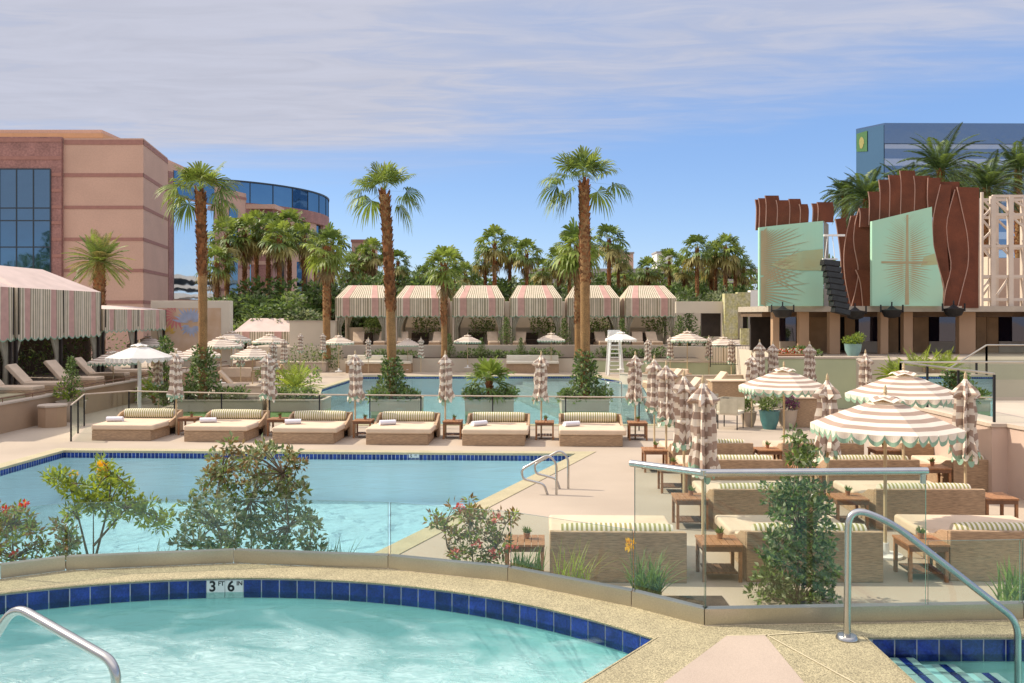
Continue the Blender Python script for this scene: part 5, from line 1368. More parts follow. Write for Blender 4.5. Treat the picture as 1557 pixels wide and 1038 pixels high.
head = [(-.10, -1.4), (.02, -1.55), (.08, -1.0), (.10, -.5), (.15, -.3), (.12, .1), (.14, .5), (.08, 1.1), (.0, 1.5), (-.08, 1.3), (-.14, .7), (-.15, 0), (-.12, -.8)]
sg.add([pq(cxs+a*.62, czs+z*.72) for a, z in head], (tuple(range(len(head))),)); sg.build('lion_emblem', mat('sign_gold', (.30, .27, .09), .5, var=.1), t)
# ================================================================ pink office building on the left
M_pk = mat('pink_sandstone', (.59, .385, .29), .85, var=.10, vscale=.25, fine=.05, fscale=8); M_pkd = mat('pink_granite', (.34, .175, .15), .7, var=.2, vscale=.8, fine=.2, fscale=6); M_band = mat('dark_pink_band', (.36, .18, .145), .8, var=.1); M_orng = mat('tan_cornice', (.56, .33, .18), .8, var=.06)
M_bgl = mirror_glass('office_glass', (.30, .46, .62, 1), refl=.48, dark=(.01, .03, .05, 1)); M_bgl2 = mirror_glass('office_glass_bright', (.80, .88, .97, 1), refl=.85, dark=(.1, .15, .2, 1)); M_mull = mat('dark_mullion', (.03, .045, .06), .5, var=0)
D7 = 75.0; BX = X(218, D7); t = thing('office_building', 'four storey pink stone office building with a tall dark window at the left', 'building', (BX, D7, 0)); ZR = Z(210, D7)
q = lambda px: X(px, D7)-BX; qz = lambda py: Z(py, D7)
side = [(0, 0), (X(255, 84.5)-BX, 9.5), (X(327, 93)-BX, 18), (X(335, 101)-BX, 26), (X(385, 108)-BX, 33)]
b = MB(); fp = [(-45, 0), (0, 0), side[1], (side[1][0]-6, 9.6), (side[1][0]-6, 50), (-45, 50)]; b.prism(fp, 0, ZR, 0); b.build('wall', M_pk, t)
b = MB(); b.prism([(-45, 3), (-4.9, 3), (-4.9, 40), (-45, 40)], ZR+.01, ZR+1.35, 0); b.build('roof_parapet', M_pk, t); b = MB(); b.prism([(-45, 2.8), (-4.7, 2.8), (-4.7, 40.2), (-45, 40.2)], ZR+.6, ZR+1.0, 0); b.build('cornice', M_orng, t)
b = MB()
for py, h in ((216, .42), (266, .32), (315, .28), (363.5, .28), (411, .28), (459, .28)):
    z = qz(py)-h/2
    for a, c in (((q(97.5), 0), (0, 0)), ((0, 0), side[1])):
        a = Vector(a); c = Vector(c); d = (c-a).normalized(); n = Vector((d.y, -d.x))*.03
        b.quad((*(a+n), z), (*(c+n), z), (*(c+n), z+h), (*(a+n), z+h)); b.quad((*(a+n), z+h), (*(c+n), z+h), (*c, z+h), (*a, z+h)); b.quad((*a, z), (*c, z), (*(c+n), z), (*(a+n), z))
b.build('stone_band', M_band, t)
b = MB(); b.box(-45, q(96.5), -.35, -.001, qz(440), qz(209)); fr = b.build('window_surround', M_pkd, t); b = MB()
for py in (214, 241): b.box(-45, q(96.5)+.02, -.39, -.351, qz(py)-.15, qz(py)+.15)
for py in (266, 290, 315, 339, 364, 389): b.box(q(82), q(96.5)+.02, -.39, -.351, qz(py)-.13, qz(py)+.13)
b.build('surround_band', M_band, fr)
b = MB(); b.box(-45, q(80.5), -.42, -.36, qz(440), qz(258)); wn = b.build('window', M_bgl, t); b = MB()
for k in range(12): b.box(q(80.5)-1.42*k-.05, q(80.5)-1.42*k+.05, -.45, -.421, qz(440), qz(258))
for py in (258, 317, 336, 376): b.box(-45, q(80.5), -.455, -.421, qz(py)-.05, qz(py)+.05)
b.build('mullions', M_mull, wn)
b = MB(); s1, s2, s3, s4 = side[1], side[2], side[3], side[4]
b.prism([s1, s2, s3, s4, (s4[0]-8, s4[1]), (s1[0]-5.9, s1[1]+.2)], 0, ZR-.4, 0); wg = b.build('side_wing', M_pk, t)
def panel(nm, a, c, f0, f1, z0, z1, m, o_=.05, par=None):
    a = Vector(a); c = Vector(c); d = (c-a).normalized(); n = Vector((d.y, -d.x))*o_; p, r_ = a.lerp(c, f0)+n, a.lerp(c, f1)+n; b = MB(); k = -n
    b.quad((p.x, p.y, z0), (r_.x, r_.y, z0), (r_.x, r_.y, z1), (p.x, p.y, z1)); b.quad((p.x, p.y, z1), (r_.x, r_.y, z1), (r_.x+k.x, r_.y+k.y, z1), (p.x+k.x, p.y+k.y, z1)); b.quad((r_.x, r_.y, z0), (r_.x+k.x, r_.y+k.y, z0), (r_.x+k.x, r_.y+k.y, z1), (r_.x, r_.y, z1)); b.quad((p.x+k.x, p.y+k.y, z0), (p.x, p.y, z0), (p.x, p.y, z1), (p.x+k.x, p.y+k.y, z1))
    return b.build(nm, m, par or t)
panel('stone_pier', s1, s2, .01, .10, 2, ZR-1.2, M_pkd); panel('side_window', s1, s2, .11, .97, 5.0, ZR-3.6, M_bgl2, .08); panel('side_window', s1, s2, .11, .97, ZR-3.4, ZR-1.0, M_bgl, .08)
for z in (3.5, 6.2, 9.0, 11.8, 14.6, 17.2): panel('stone_band', s2, s3, .76, 1.0, z, z+.3, M_band, .04); panel('stone_band', s3, s4, 0, 1.0, z, z+.3, M_band, .04)
panel('side_window', s3, s4, .25, .5, 3, ZR-2.5, M_bgl, .06)
# glass rotunda
t = thing('glass_rotunda', 'round building with a blue glass crown behind the left palms', 'building', (-42.8, 120.2, 0)); RR = 17.6
def ring(nm, r, z0, z1, m, cap=True): b = MB(); b.lathe([(r, z0), (r, z1)], 72, cap=cap); return b.build(nm, m, t)
ring('glass_drum', RR-.5, 0, 16.9, M_bgl); ring('glass_crown', RR, 16.9, 19.3, M_bgl); ring('roof_rim', RR+.12, 19.31, 19.5, M_mull); ring('stone_cornice', RR+.1, 15.4, 16.88, M_pkd); ring('stone_band', RR-.1, 10.2, 11.6, M_pk); ring('stone_base', RR-.05, 0, 5.5, M_pk)
b = MB()
for k in range(24):
    a = 2*PI*k/24; M_ = Matrix.Rotation(a, 4, 'Z')
    for z0, z1 in ((5.51, 10.19), (11.61, 15.39)): b = MB(); b.box(RR-.6, RR-.12, -.9, .9, z0, z1, 0, M_); b.build('stone_pier', M_pk, t)
b = MB()
for k in range(36):
    a = 2*PI*k/36; M_ = Matrix.Rotation(a, 4, 'Z'); b.box(RR-.02, RR+.05, -.05, .05, 16.9, 19.3, 0, M_)
b.build('mullions', M_mull, t)
t = thing('stair_tower', 'slim reddish stone tower in front of the glass rotunda', 'building', (X(398, 98), 98, 0)); b = MB(); b.box(-1.2, 1.2, 0, 3, 0, Z(318, 98)); b.build('wall', M_pkd, t)
for z in (3, 6, 9, 12): b = MB(); b.box(-1.3, 1.3, -.08, -.001, z, z+.4); b.build('stone_band', M_pk, t)
b = MB()
b.box(-1.6, 1.6, -.5, 3.4, Z(318, 98)+.01, Z(318, 98)+.5); b.build('roof_cap', M_pk, t)
# grey parking deck and pale blocks beyond the palms
t = thing('parking_structure', 'long grey open parking structure beyond the right hand far palms', 'building', (X(930, 112), 112, 0)); M_gc = mat('grey_concrete', (.36, .34, .33), .85, var=.1, vscale=.3)
for py0, py1 in ((408, 415), (424, 430), (440, 446)): b = MB(); b.box(X(800, 112)-X(930, 112), X(1160, 112)-X(930, 112), 0, 30, Z(py1, 112), Z(py0, 112)); b.build('deck_slab', M_gc, t)
for px in range(800, 1161, 36): b = MB(); x = X(px, 112)-X(930, 112); b.box(x-.35, x+.35, .6, 1.3, 0, Z(415.2, 112)); b.build('column', M_gc, t)
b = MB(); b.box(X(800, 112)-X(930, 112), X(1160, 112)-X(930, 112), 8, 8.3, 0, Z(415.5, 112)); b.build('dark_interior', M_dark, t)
for a, c, y0, D, m, lb in ((942, 964, 385, 111, M_pk, 'small tan rooftop block on the parking structure'), (1000, 1024, 384, 113.2, M_white, 'small white rooftop unit on the parking structure')):
    t = thing('rooftop_block', lb, 'building', (X((a+c)/2, D), D+.5, Z(408, 112)+.01)); w_ = (X(c, D)-X(a, D))/2; b = MB(); hgt = Z(y0, D)-Z(408, 112); b.box(-w_, w_, 0, 4, 0, hgt); b.build('wall', m, t); b = MB(); b.box(-w_-.1, w_+.1, -.1, 4.1, hgt+.002, hgt+.2); b.build('roof', M_gc, t)
t = thing('distant_building', 'brownish flat building showing between the left palms', 'building', (X(545, 130), 130, 0)); b = MB(); b.box(-1, 1.6, 0, 8, 0, Z(368, 130)); b.build('wall', M_pk, t); b = MB(); b.box(-1.1, 1.7, -.1, 8.1, Z(368, 130)+.002, Z(368, 130)+.4); b.build('roof', M_band, t)
# ================================================================ palms
GP = [M_palm1, M_palm2, M_palm3, M_dead]
def palm_trunk(px_base, D, zb, zt, r0, r1, boots, seed, lean=0.0, rough=True):
    """returns trunk mesh builder (local, base at 0) : smooth lower trunk, leaf-base boots higher up"""
    g = random.Random(seed); b = MB(); Hh = zt-zb; pts = []; rs = []; k = 26
    for i in range(k+1):
        t = i/k; pts.append((lean*t*t, .03*math.sin(t*5+seed), Hh*t))
        r = r0+(r1-r0)*t
        if t < .06: r *= 1.25-.25*t/.06
        rs.append(r*(1+.03*math.sin(i*2.3+seed)))
    b.tube(pts, rs, 14, 0)
    if boots:
        s = boots; z = Hh*s; i = 0
        while z < Hh+.05:
            a = i*2.39996; t = z/Hh; r = (r0+(r1-r0)*t)*.98; c = Vector((lean*t*t, 0, z)); d = Vector((math.cos(a), math.sin(a), 0)); s_ = Vector((-d.y, d.x, 0))
            w = .085*g.uniform(.8, 1.2); h = g.uniform(.16, .30); o = g.uniform(.035, .085)
            p = c+d*r; b.add([p-s_*w-d*.03, p+s_*w-d*.03, p+s_*w*.5+d*o+Vector((0, 0, h)), p-s_*w*.5+d*o+Vector((0, 0, h)), p-d*.02+Vector((0, 0, h*.6))], ((0, 1, 2, 3), (3, 2, 4), (0, 3, 4), (1, 4, 2)), 1)
            i += 1; z += .021*(1.0 if r0 < .3 else .9)
    return b
def make_palm(name, label, px, D, zb, ctop, seed, n=34, Lp=.75, Rb=.85, r0=.19, r1=.20, boots=.55, lean=0, elmin=-45, skirt=0, nseg=24, group=None, mats=GP, droop=.38, hero=None, hfill=7):
    g = random.Random(seed); zt = ctop
    t = thing(name, label, 'palm tree', (X(px, D)-0, D, zb), g.uniform(0, 6) if lean == 0 else 0, group)
    palm_trunk(px, D, zb, zt, r0, r1, boots, seed, lean).build('trunk', [M_bark, M_boot], t, smooth=50)
    mb = fan_crown(g, n, Lp, Rb, elmin, 82, nseg, droop, mats=(2, 0, 0, 0) if seed % 2 else (0, 0, 2, 0))
    if skirt:
        for i in range(skirt):
            a = i*2.39996; e = R(g.uniform(-80, -50)); d = Vector((math.cos(a)*math.cos(e), math.sin(a)*math.cos(e), math.sin(e)))
            fan_frond(mb, g, Vector((math.cos(a)*r1, math.sin(a)*r1, -.2-g.uniform(0, .9))), d, Lp*.5, Rb*.85, nseg, 3, .5, 60)
    if hero: t.rotation_euler = (0, 0, 0); mb = hero_crown(g, hero, Lp, Rb, nseg, droop, hfill)
    c = mb.build('crown', mats, t); c.location = (lean, 0, zt-zb+.12)
    return t
make_palm('fan_palm', 'tall fan palm with a leaning crown rising from the long left planter', 309, 32, .42, Z(296, 32), 11, n=20, Lp=.80, Rb=.78, r0=.15, r1=.165, boots=.60, lean=-.10, hero=[(95, .2, .8, .1), (58, .1, 1.15, .1), (125, -.3, .9, .2), (150, .3, 1.0, .4), (165, -.2, 1.05, .7), (182, .2, 1.0, .9), (200, -.2, .95, 1.2), (25, .2, 1.0, .5), (5, -.3, 1.0, .8), (-12, .3, .95, 1.1), (-28, -.1, .9, 1.3), (40, -.5, .9, .3), (-40, .4, .8, 1.4), (215, .3, .8, 1.3), (80, -.8, .7, .3)])
make_palm('fan_palm', 'tall fan palm in the middle pool planter', 596, 32.4, .42, Z(296, 32.4), 12, n=20, Lp=.78, Rb=.76, r0=.17, r1=.17, boots=.42, lean=-.28, hero=[(90, .2, .75, .1), (75, -.2, .8, .1), (106, -.1, .8, .1), (122, .3, .95, .2), (60, .3, .9, .2), (170, .2, 1.15, .7), (188, -.1, 1.0, 1.1), (38, -.1, 1.1, .4), (8, .2, 1.05, .8), (-10, -.2, 1.0, 1.1), (-38, .1, .95, 1.4), (150, -.5, .9, .4), (205, .5, .8, 1.3)])
make_palm('fan_palm', 'tallest fan palm, rising from the right pool planter', 890, 32.4, .42, Z(282, 32.4), 14, n=21, Lp=.88, Rb=.80, r0=.175, r1=.18, boots=.52, lean=-.05, hero=[(92, .1, .95, .05), (70, -.2, .9, .1), (115, .2, .95, .1), (130, -.2, 1.0, .2), (50, .2, .95, .2), (165, .1, 1.1, .7), (182, -.2, 1.15, 1.0), (198, .2, 1.0, 1.3), (2, .1, 1.25, 1.2), (30, -.4, .9, .5), (-25, .4, .7, 1.2), (212, -.3, .7, 1.3), (148, .5, .9, .5)])
make_palm('fan_palm', 'fan palm with a short skirt left of the leftmost striped far cabana', 497, 54.5, .8, Z(378, 54.5), 15, n=28, Lp=.8, Rb=.85, r0=.22, r1=.24, boots=.35, elmin=-50, skirt=6, nseg=11)
make_palm('fan_palm', 'slim fan palm between the second and third striped far cabanas', 675, 54.4, .8, Z(405, 54.4), 16, n=24, Lp=.7, Rb=.8, r0=.18, r1=.19, boots=.35, elmin=-45, skirt=3, nseg=11)
make_palm('fan_palm', 'fan palm directly behind the trunk of the right pool palm', 879, 54.4, .8, Z(378, 54.4), 17, n=30, Lp=.9, Rb=.95, r0=.21, r1=.22, boots=.3, elmin=-50, skirt=5, nseg=11)
# small fan palm in the third pool planter
t = thing('dwarf_palm', 'small bushy fan palm in the pool planter under the third far cabana', 'palm tree', (X(744, 32.4), 32.4, .43)); g = random.Random(21)
b = palm_trunk(0, 0, 0, .55, .10, .09, .2, 4); b.build('trunk', [M_bark, M_boot], t); c = fan_crown(g, 20, .50, .62, -15, 80, 14, .25, mats=(0, 2)).build('crown', GP, t); c.location = (0, 0, .55)
# ivy and planting round the palm feet
def planting(name, label, px, D, z, spec, mats, seed, cat='plant', group=None):
    """spec: list of (dx,dy,dz,radius,n,L,W,mat)"""
    g = random.Random(seed); t = thing(name, label, cat, (X(px, D), D, z), 0, group); b = MB()
    for dx, dy, dz, r, n, L_, W_, m in spec: clump(b, g, (dx, dy, dz), r, n, L_, W_, m)
    b.build('foliage', mats, t); s = MB()
    for dx, dy, dz, r, n, L_, W_, m in spec[:14]:
        s.tube([(dx*.12, dy*.12, 0), (dx*.5, dy*.5, dz*.55), (dx, dy, dz)], [.018, .012, .005], 5)
    s.build('stems', M_wood, t); return t
def ivy_spec(h, rb, g, n=26, L_=.15):
    out = []
    for i in range(n):
        t = i/n; z = .1+h*t; r = (.26+rb*(1-t)**1.6)*.55; a = i*2.4
        out.append((math.cos(a)*r, math.sin(a)*r, z, .20+.12*(1-t), 52, L_, L_*.5, (0, 0, 1, 2)))
    return out
for px, h, rb, lb, sd in ((309, 1.75, .75, 'climbing the foot of the left palm', 1), (596, 1.35, .45, 'climbing the foot of the middle pool palm', 2), (890, 1.55, .6, 'climbing the foot of the right pool palm', 3)):
    g = random.Random(sd); planting('climbing_ivy', 'dark leafy ivy '+lb, px, 32.4 if px > 400 else 32.0, .42, ivy_spec(h, rb, g), [M_leaf2, M_leaf1, M_leaf4], sd, 'ivy')
for px, w_, lb, sd in ((268, .5, 'at the left end of the long left planter', 4), (352, .5, 'at the right end of the long left planter', 5), (449, .85, 'in the planter at the left rim of the far pool', 6), (576, .28, 'left of the middle pool palm', 7), (621, .28, 'right of the middle pool palm', 8), (723, .3, 'left of the small pool palm', 9), (768, .3, 'right of the small pool palm', 10), (868, .28, 'left of the right pool palm', 12), (914, .28, 'right of the right pool palm', 13)):
    g = random.Random(sd); planting('trailing_shrub', 'low dark shrub '+lb, px, 32.2, .42, [(g.uniform(-w_, w_), g.uniform(-.4, .35), g.uniform(.05, .28), g.uniform(.16, .26), 60, .13, .06, (0, 1, 1, 2)) for i in range(int(9+w_*9))], [M_leaf2, M_leaf1, M_leaf4], sd, 'shrub')
# ---- feather palms
M_queen = mat('queen_palm_leaf', (.050, .085, .028), .45, var=.3, vscale=2, island=.5, trans=.10)
def make_feather(name, label, px, D, zb, zt, seed, n, L_, sag, r=.25, elmin=-35, ll=.5, mats=(M_palm3, M_palm1), nl=24, elmax=80):
    g = random.Random(seed); t = thing(name, label, 'palm tree', (X(px, D), D, zb))
    b = palm_trunk(0, 0, zb, zt, r, r*.9, .5, seed); b.build('trunk', [M_bark, M_boot], t, smooth=50)
    c = feather_crown(g, n, L_, elmin, elmax, nl, ll, sag, mats=tuple(range(len(mats)))).build('crown', list(mats), t); c.location = (0, 0, zt-zb)
    return t
make_feather('date_palm', 'bushy date palm with spiky feather leaves before the pink office building', 151, 46, ZL, Z(398, 46), 31, 60, 1.75, .75, .30, -35, .50, (M_palm3, M_palm1, M_palm2), 26)
for px, py, D, L_, sd, lb in ((1430, 262, 47, 3.0, 41, 'tallest, behind the peak of the rust fins'), (1318, 305, 50, 2.7, 42, 'leftmost above the rust fins'), (1375, 292, 52, 2.6, 43, 'between the tower corner and the rust fins'), (1500, 288, 50, 2.8, 44, 'behind the top of the lattice truss'), (1548, 262, 55, 3.0, 45, 'at the right picture edge above the truss'), (1285, 300, 54, 1.8, 46, 'small, above the lower row of rust fins'), (1460, 300, 53, 2.6, 48, 'behind the right end of the tall rust fins')):
    make_feather('queen_palm', 'glossy feather palm behind the stage, '+lb, px, D, 1.8, Z(py, D), sd, 58, L_*.88, 1.55, .2, -30, .55, (M_queen, M_leaf2, M_queen, M_palm3), 34)
# bright green shrubs with feather leaves
for px, D, z, L_, lb, sd, zt in ((449, 36.5, .0, 1.35, 'bright lime palm shrub left of the far pool', 51, .35), (234, 35, 0, .9, 'lime palm shrub behind the big white umbrella pole', 52, .3), (1400, 31.5, .9, 1.2, 'bright lime palm shrub in front of the tan stage columns', 53, .3), (1362, 32, .9, .8, 'mid green palm shrub left of the bright lime one by the stage', 54, .3), (1437, 32.5, 1.0, 1.0, 'lime palm shrub right of the tan stage column', 55, .3)):
    make_feather('palm_shrub', lb, px, D, z, z+zt, sd, 30, L_, .7, .07, 5, .34, (M_leaf3, M_palm1, M_leaf3), 18)
# ---- background fan palms (shared sources)
srcs = []
for k, sd in enumerate((61, 62, 63)):
    g = random.Random(sd); t = thing('fan_palm', 'p', 'palm tree', group='fan palms beyond the far cabanas'); hgt = 8.0
    palm_trunk(0, 0, 0, hgt, .17, .15, .55, sd).build('trunk', [M_bark, M_boot], t, smooth=50)
    mb = fan_crown(g, 30, .95, .85, -42, 82, 10, .45, mats=(0, 2, 0, 2, 1))
    for i in range(4):
        a = i*2.4; e = R(g.uniform(-85, -60)); d = Vector((math.cos(a)*math.cos(e), math.sin(a)*math.cos(e), math.sin(e))); fan_frond(mb, g, Vector((math.cos(a)*.15, math.sin(a)*.15, -.3-g.uniform(0, .9))), d, .4, .8, 8, 3, .5, 55)
    c = mb.build('crown', [M_palm1 if k != 1 else M_palm3, M_palm2, M_palm3, M_dead], t); c.location = (0, 0, hgt); srcs.append((Maker(t), hgt))
BG = [(752, 362, 70, 1.25, 'tallest behind the third striped far cabana'), (738, 385, 73, 1.0, 'left neighbour of the tallest behind the third striped far cabana'), (801, 377, 72, 1.1, 'behind the fourth striped far cabana'), (568, 375, 74, 1.1, 'just left of the middle pool palm trunk'), (926, 358, 72, 1.25, 'tallest behind the fifth striped far cabana'), (850, 388, 74, 1.1, 'left of the right pool palm'), (985, 402, 76, 1.05, 'wide low crown behind the rightmost striped far cabana'),
      (1060, 372, 72, 1.2, 'left of the tall pair right of the rightmost striped far cabana'), (1103, 370, 73, 1.2, 'right of the tall pair right of the rightmost striped far cabana'), (1040, 400, 75, 1.0, 'lower, left of the tall pair right of the far cabanas'), (1130, 402, 76, 1.0, 'nearest to the left mint screen'), (1082, 392, 77, 1.05, 'between the tall pair right of the far cabanas'), (708, 408, 76, .95, 'above the roof of the third striped far cabana'), (640, 412, 77, .95, 'above the roof of the second striped far cabana'),
      (345, 352, 68, 1.45, 'immediately right of the left palm crown'), (372, 347, 69, 1.3, 'second right of the left palm crown'), (408, 342, 70, 1.35, 'in front of the slim reddish tower'), (440, 338, 72, 1.4, 'in front of the right rim of the glass rotunda'), (425, 355, 67, 1.3, 'lower, before the glass rotunda'), (505, 362, 76, 1.2, 'far, behind the skirted palm left of the cabanas'), (462, 355, 70, 1.2, 'lower, right of the glass rotunda'), (535, 398, 73, 1.1, 'lower, above the leftmost striped far cabana'), (605, 392, 72, 1.05, 'just right of the middle pool palm trunk'), (826, 402, 80, 1.0, 'lower, above the gap of the fourth and fifth far cabanas'), (950, 410, 82, .95, 'lowest, before the tan rooftop block'), (892, 372, 78, 1.1, 'hidden mostly by the right pool palm trunk'),
      (775, 372, 74, 1.1, 'between the tallest pair behind the third and fourth cabanas'), (866, 366, 75, 1.15, 'left of the right pool palm trunk, higher'), (940, 382, 77, 1.0, 'right neighbour of the tallest behind the fifth cabana'), (1018, 388, 77, 1.0, 'between the rightmost cabana and the tall pair'), (1088, 378, 74, 1.05, 'centre of the cluster right of the far cabanas'), (1118, 385, 75, 1.05, 'right in the cluster beside the left mint screen'), (660, 398, 79, 1.0, 'left of the slim far palm crown'), (692, 392, 80, 1.0, 'right of the slim far palm crown'), (550, 384, 75, 1.05, 'left pair member above the leftmost striped cabana'), (390, 337, 72, 1.3, 'highest in the group before the glass rotunda'), (330, 392, 66, 1.25, 'behind the left palm trunk'), (480, 372, 77, 1.15, 'left neighbour of the skirted palm')]
for i, (px, py, D, s, lb) in enumerate(BG):
    mk, hgt = srcs[i % 3]; zb = 0.0; zt = Z(py+8, D); mk((X(px, D), D, zb), i*1.3, 'background fan palm, '+lb, (s*.74, s*.74, (zt-zb)/hgt))
    r = bpy.context.scene.objects
# crowns keep their shape: undo the vertical stretch on crowns by scaling them back
for o in list(bpy.data.objects):
    if o.get('group') == 'fan palms beyond the far cabanas':
        for ch in o.children:
            if ch.name.startswith('crown'): ch.scale = (1, 1, o.scale.x/o.scale.z*1.05)
# ---- broadleaf background trees
tsrc = []
for k, (sd, m) in enumerate(((71, (M_leaf2, M_leaf1)), (72, (M_leaf1, M_leaf4)), (73, (M_leaf4, M_leaf2)))):
    g = random.Random(sd); t = thing('leafy_tree', 't', 'tree', group='leafy trees beyond the far cabanas'); s = MB(); s.tube([(0, 0, 0), (.1, 0, 1.5), (0, .1, 3)], [.25, .2, .14], 8)
    b = MB()
    for i in range(16):
        a = i*2.4; r = 1.9*g.random()**.5; z = g.uniform(1.6, 5.2); r *= 1-.45*abs(z-3)/2.5; c = (math.cos(a)*r, math.sin(a)*r, z); clump(b, g, c, (g.uniform(.6, 1.0), g.uniform(.6, 1.0), g.uniform(.5, .8)), 120, .34, .17, (0, 0, 1)); s.tube([(0, 0, 1.6), (c[0]*.5, c[1]*.5, (z+2)/2), c], [.09, .06, .02], 5)
    s.build('trunk', M_wood, t); b.build('crown', list(m), t); tsrc.append(Maker(t))
TR = [(400, 412, 66, 1.3), (440, 430, 65, 1.2), (372, 425, 67, 1.3), (468, 418, 68, 1.25), (340, 440, 66, 1.1), (515, 415, 69, 1.2), (548, 410, 70, 1.15), (585, 415, 69, 1.1), (620, 405, 72, 1.2), (655, 408, 71, 1.15), (690, 415, 72, 1.1), (722, 420, 70, 1.05), (775, 415, 73, 1.1), (812, 422, 72, 1.0), (845, 425, 73, 1.0), (930, 425, 74, 1.05), (965, 428, 71, 1.0), (900, 430, 76, 1.0), (1010, 425, 74, 1.1), (1045, 430, 72, 1.1), (1085, 425, 71, 1.15), (1115, 428, 74, 1.1), (1145, 432, 73, 1.1), (1030, 440, 69, .9), (422, 455, 63, 1.0), (390, 460, 64, .95), (455, 455, 63, 1.0), (1260, 380, 66, 1.3)]
WH = ['behind the left palm group', 'before the glass rotunda', 'above the leftmost cabana', 'above the second cabana', 'above the third cabana', 'above the fourth cabana', 'above the fifth cabana', 'above the rightmost cabana', 'right of the cabanas']
TR += [(px, 396+((px*7) % 15), 84+((px*3) % 9), 1.25) for px in range(545, 1150, 32)]
for i, (px, py, D, s) in enumerate(TR):
    zt = Z(py, D); sz = max(.4, (zt-0)/5.9)
    tsrc[i % 3]((X(px, D), D, 0), i*1.7, f'dense green tree beyond the garden wall, crown number {i} from nowhere', (s*1.2, s, sz*.95))
srt = sorted([o for o in bpy.data.objects if o.get('group') == 'leafy trees beyond the far cabanas'], key=lambda o: o.location.x/o.location.y)
REF = [(350, 'right of the mural wall'), (385, 'under the palms before the stair tower'), (410, 'before the slim reddish tower'), (447, 'before the glass rotunda'), (480, 'left of the skirted palm'), (530, 'over the leftmost striped cabana'), (590, 'behind the middle pool palm'), (638, 'over the second striped cabana'), (700, 'over the second and third striped cabanas'), (745, 'over the third striped cabana'), (800, 'over the fourth striped cabana'), (860, 'left of the right pool palm'), (920, 'over the fifth striped cabana'), (985, 'over the rightmost striped cabana'), (1035, 'just right of the rightmost striped cabana'), (1100, 'over the yellow mural pillar'), (1150, 'left of the left mint screen'), (1300, 'behind the lower rust fins')]
cnt = {}
for o in srt:
    px = CX+o.location.x*F/o.location.y; lb = min(REF, key=lambda r: abs(r[0]-px))[1]; cnt.setdefault(lb, []).append(o)
for lb, os in cnt.items():
    os.sort(key=lambda o: o.location.y)
    words = [['']], 0
    for k, o in enumerate(os):
        pre = '' if len(os) == 1 else ('nearest ' if k == 0 else 'farthest ' if k == len(os)-1 else ORD[k]+' from the camera ')
        o['label'] = (f'dense leafy tree, {pre.strip()}, {lb}' if pre else f'dense leafy tree {lb}')
M_paleteal = mat('pale_teal_bowl', (.20, .34, .33), .4, var=.1)
# ---- topiaries, hedges on the terrace steps
def cone_spec(h, r, n=18):
    g = random.Random(int(h*100)); return [((1-i/n)*r*math.cos(i*2.4)*.7, (1-i/n)*r*math.sin(i*2.4)*.7, .1+h*i/n, .08+r*.55*(1-i/n), 40, .10, .05, (0, 0, 1)) for i in range(n)]
ts = Maker(planting('conifer_shrub', 'c', 700, 55, 0, cone_spec(1.5, .42), [M_leaf2, M_leaf1], 81, 'shrub', 'small conical shrubs on the terraces'))
for px, D, z, s, lb in ((770, 56.2, ZT, 1.15, 'between the third and fourth striped cabanas'), (858, 56.2, ZT, 1.1, 'between the fourth and fifth striped cabanas'), (946, 56.2, ZT, 1.1, 'between the fifth and sixth striped cabanas'), (1033, 56.5, ZT, 1.2, 'just right of the rightmost striped cabana'), (1048, 57.5, ZT, 1.7, 'tallest, right of the rightmost striped cabana'), (1072, 56.5, ZT, 1.2, 'left of the dark doorway by the yellow pillar'), (732, 54.8, .85, .75, 'on the planting step under the third striped cabana'), (792, 54.8, .85, .75, 'on the planting step under the fourth striped cabana'), (683, 55.0, .85, .9, 'at the foot of the slim far palm'), (251, 33.5, .1, 1.6, 'dark column beside the big white umbrella'), (108, 29.2, .75, .85, 'in the pale tub by the left parapet')):
    ts((X(px, D), D, z), px*.7, 'conical dark green shrub '+lb, s)
def hedge(label, x0, x1, D, z, h, dep, sd, m=(M_leaf2, M_leaf1, M_leaf4), dens=1.0, L_=.16):
    g = random.Random(sd); n = max(3, int((x1-x0)/.45)); t = thing('hedge', label, 'hedge', ((x0+x1)/2, D, z)); b = MB()
    for i in range(n):
        for k in range(2): clump(b, g, (-(x1-x0)/2+(i+.5)*(x1-x0)/n+g.uniform(-.15, .15), g.uniform(-dep/2, dep/2), h*(.3+.4*k)+g.uniform(-.1, .12)), (.36, dep*.5, h*.4), int(60*dens), L_, L_*.5, (0, 0, 1, 2))
    b.build('foliage', list(m), t); s = MB()
    for i in range(n): x = -(x1-x0)/2+(i+.5)*(x1-x0)/n; s.tube([(x, 0, 0), (x, 0, h*.5)], .02, 5)
    s.build('stems', M_wood, t); return t
for a, c, D, z, h, dep, sd, lb in ((560, 630, 54.9, .82, .45, .5, 91, 'low hedge on the planting step under the second striped cabana'), (700, 850, 54.9, .82, .42, .5, 92, 'low hedge on the planting step under the third and fourth striped cabanas'), (905, 1010, 54.9, .82, .5, .5, 93, 'low hedge on the planting step right of the lifeguard chair'), (440, 475, 53.8, 0, 1.6, .9, 94, 'tall hedge in front of the plain cream wall'), (475, 520, 54.5, .3, 1.2, .8, 95, 'hedge behind the small umbrella at the far pool corner'), (1205, 1240, 35, 1.8, .35, .4, 96, 'small shrubs on the stage terrace under the left mint screen')):
    hedge(lb, X(a, D), X(c, D), D, z, h, dep, sd)
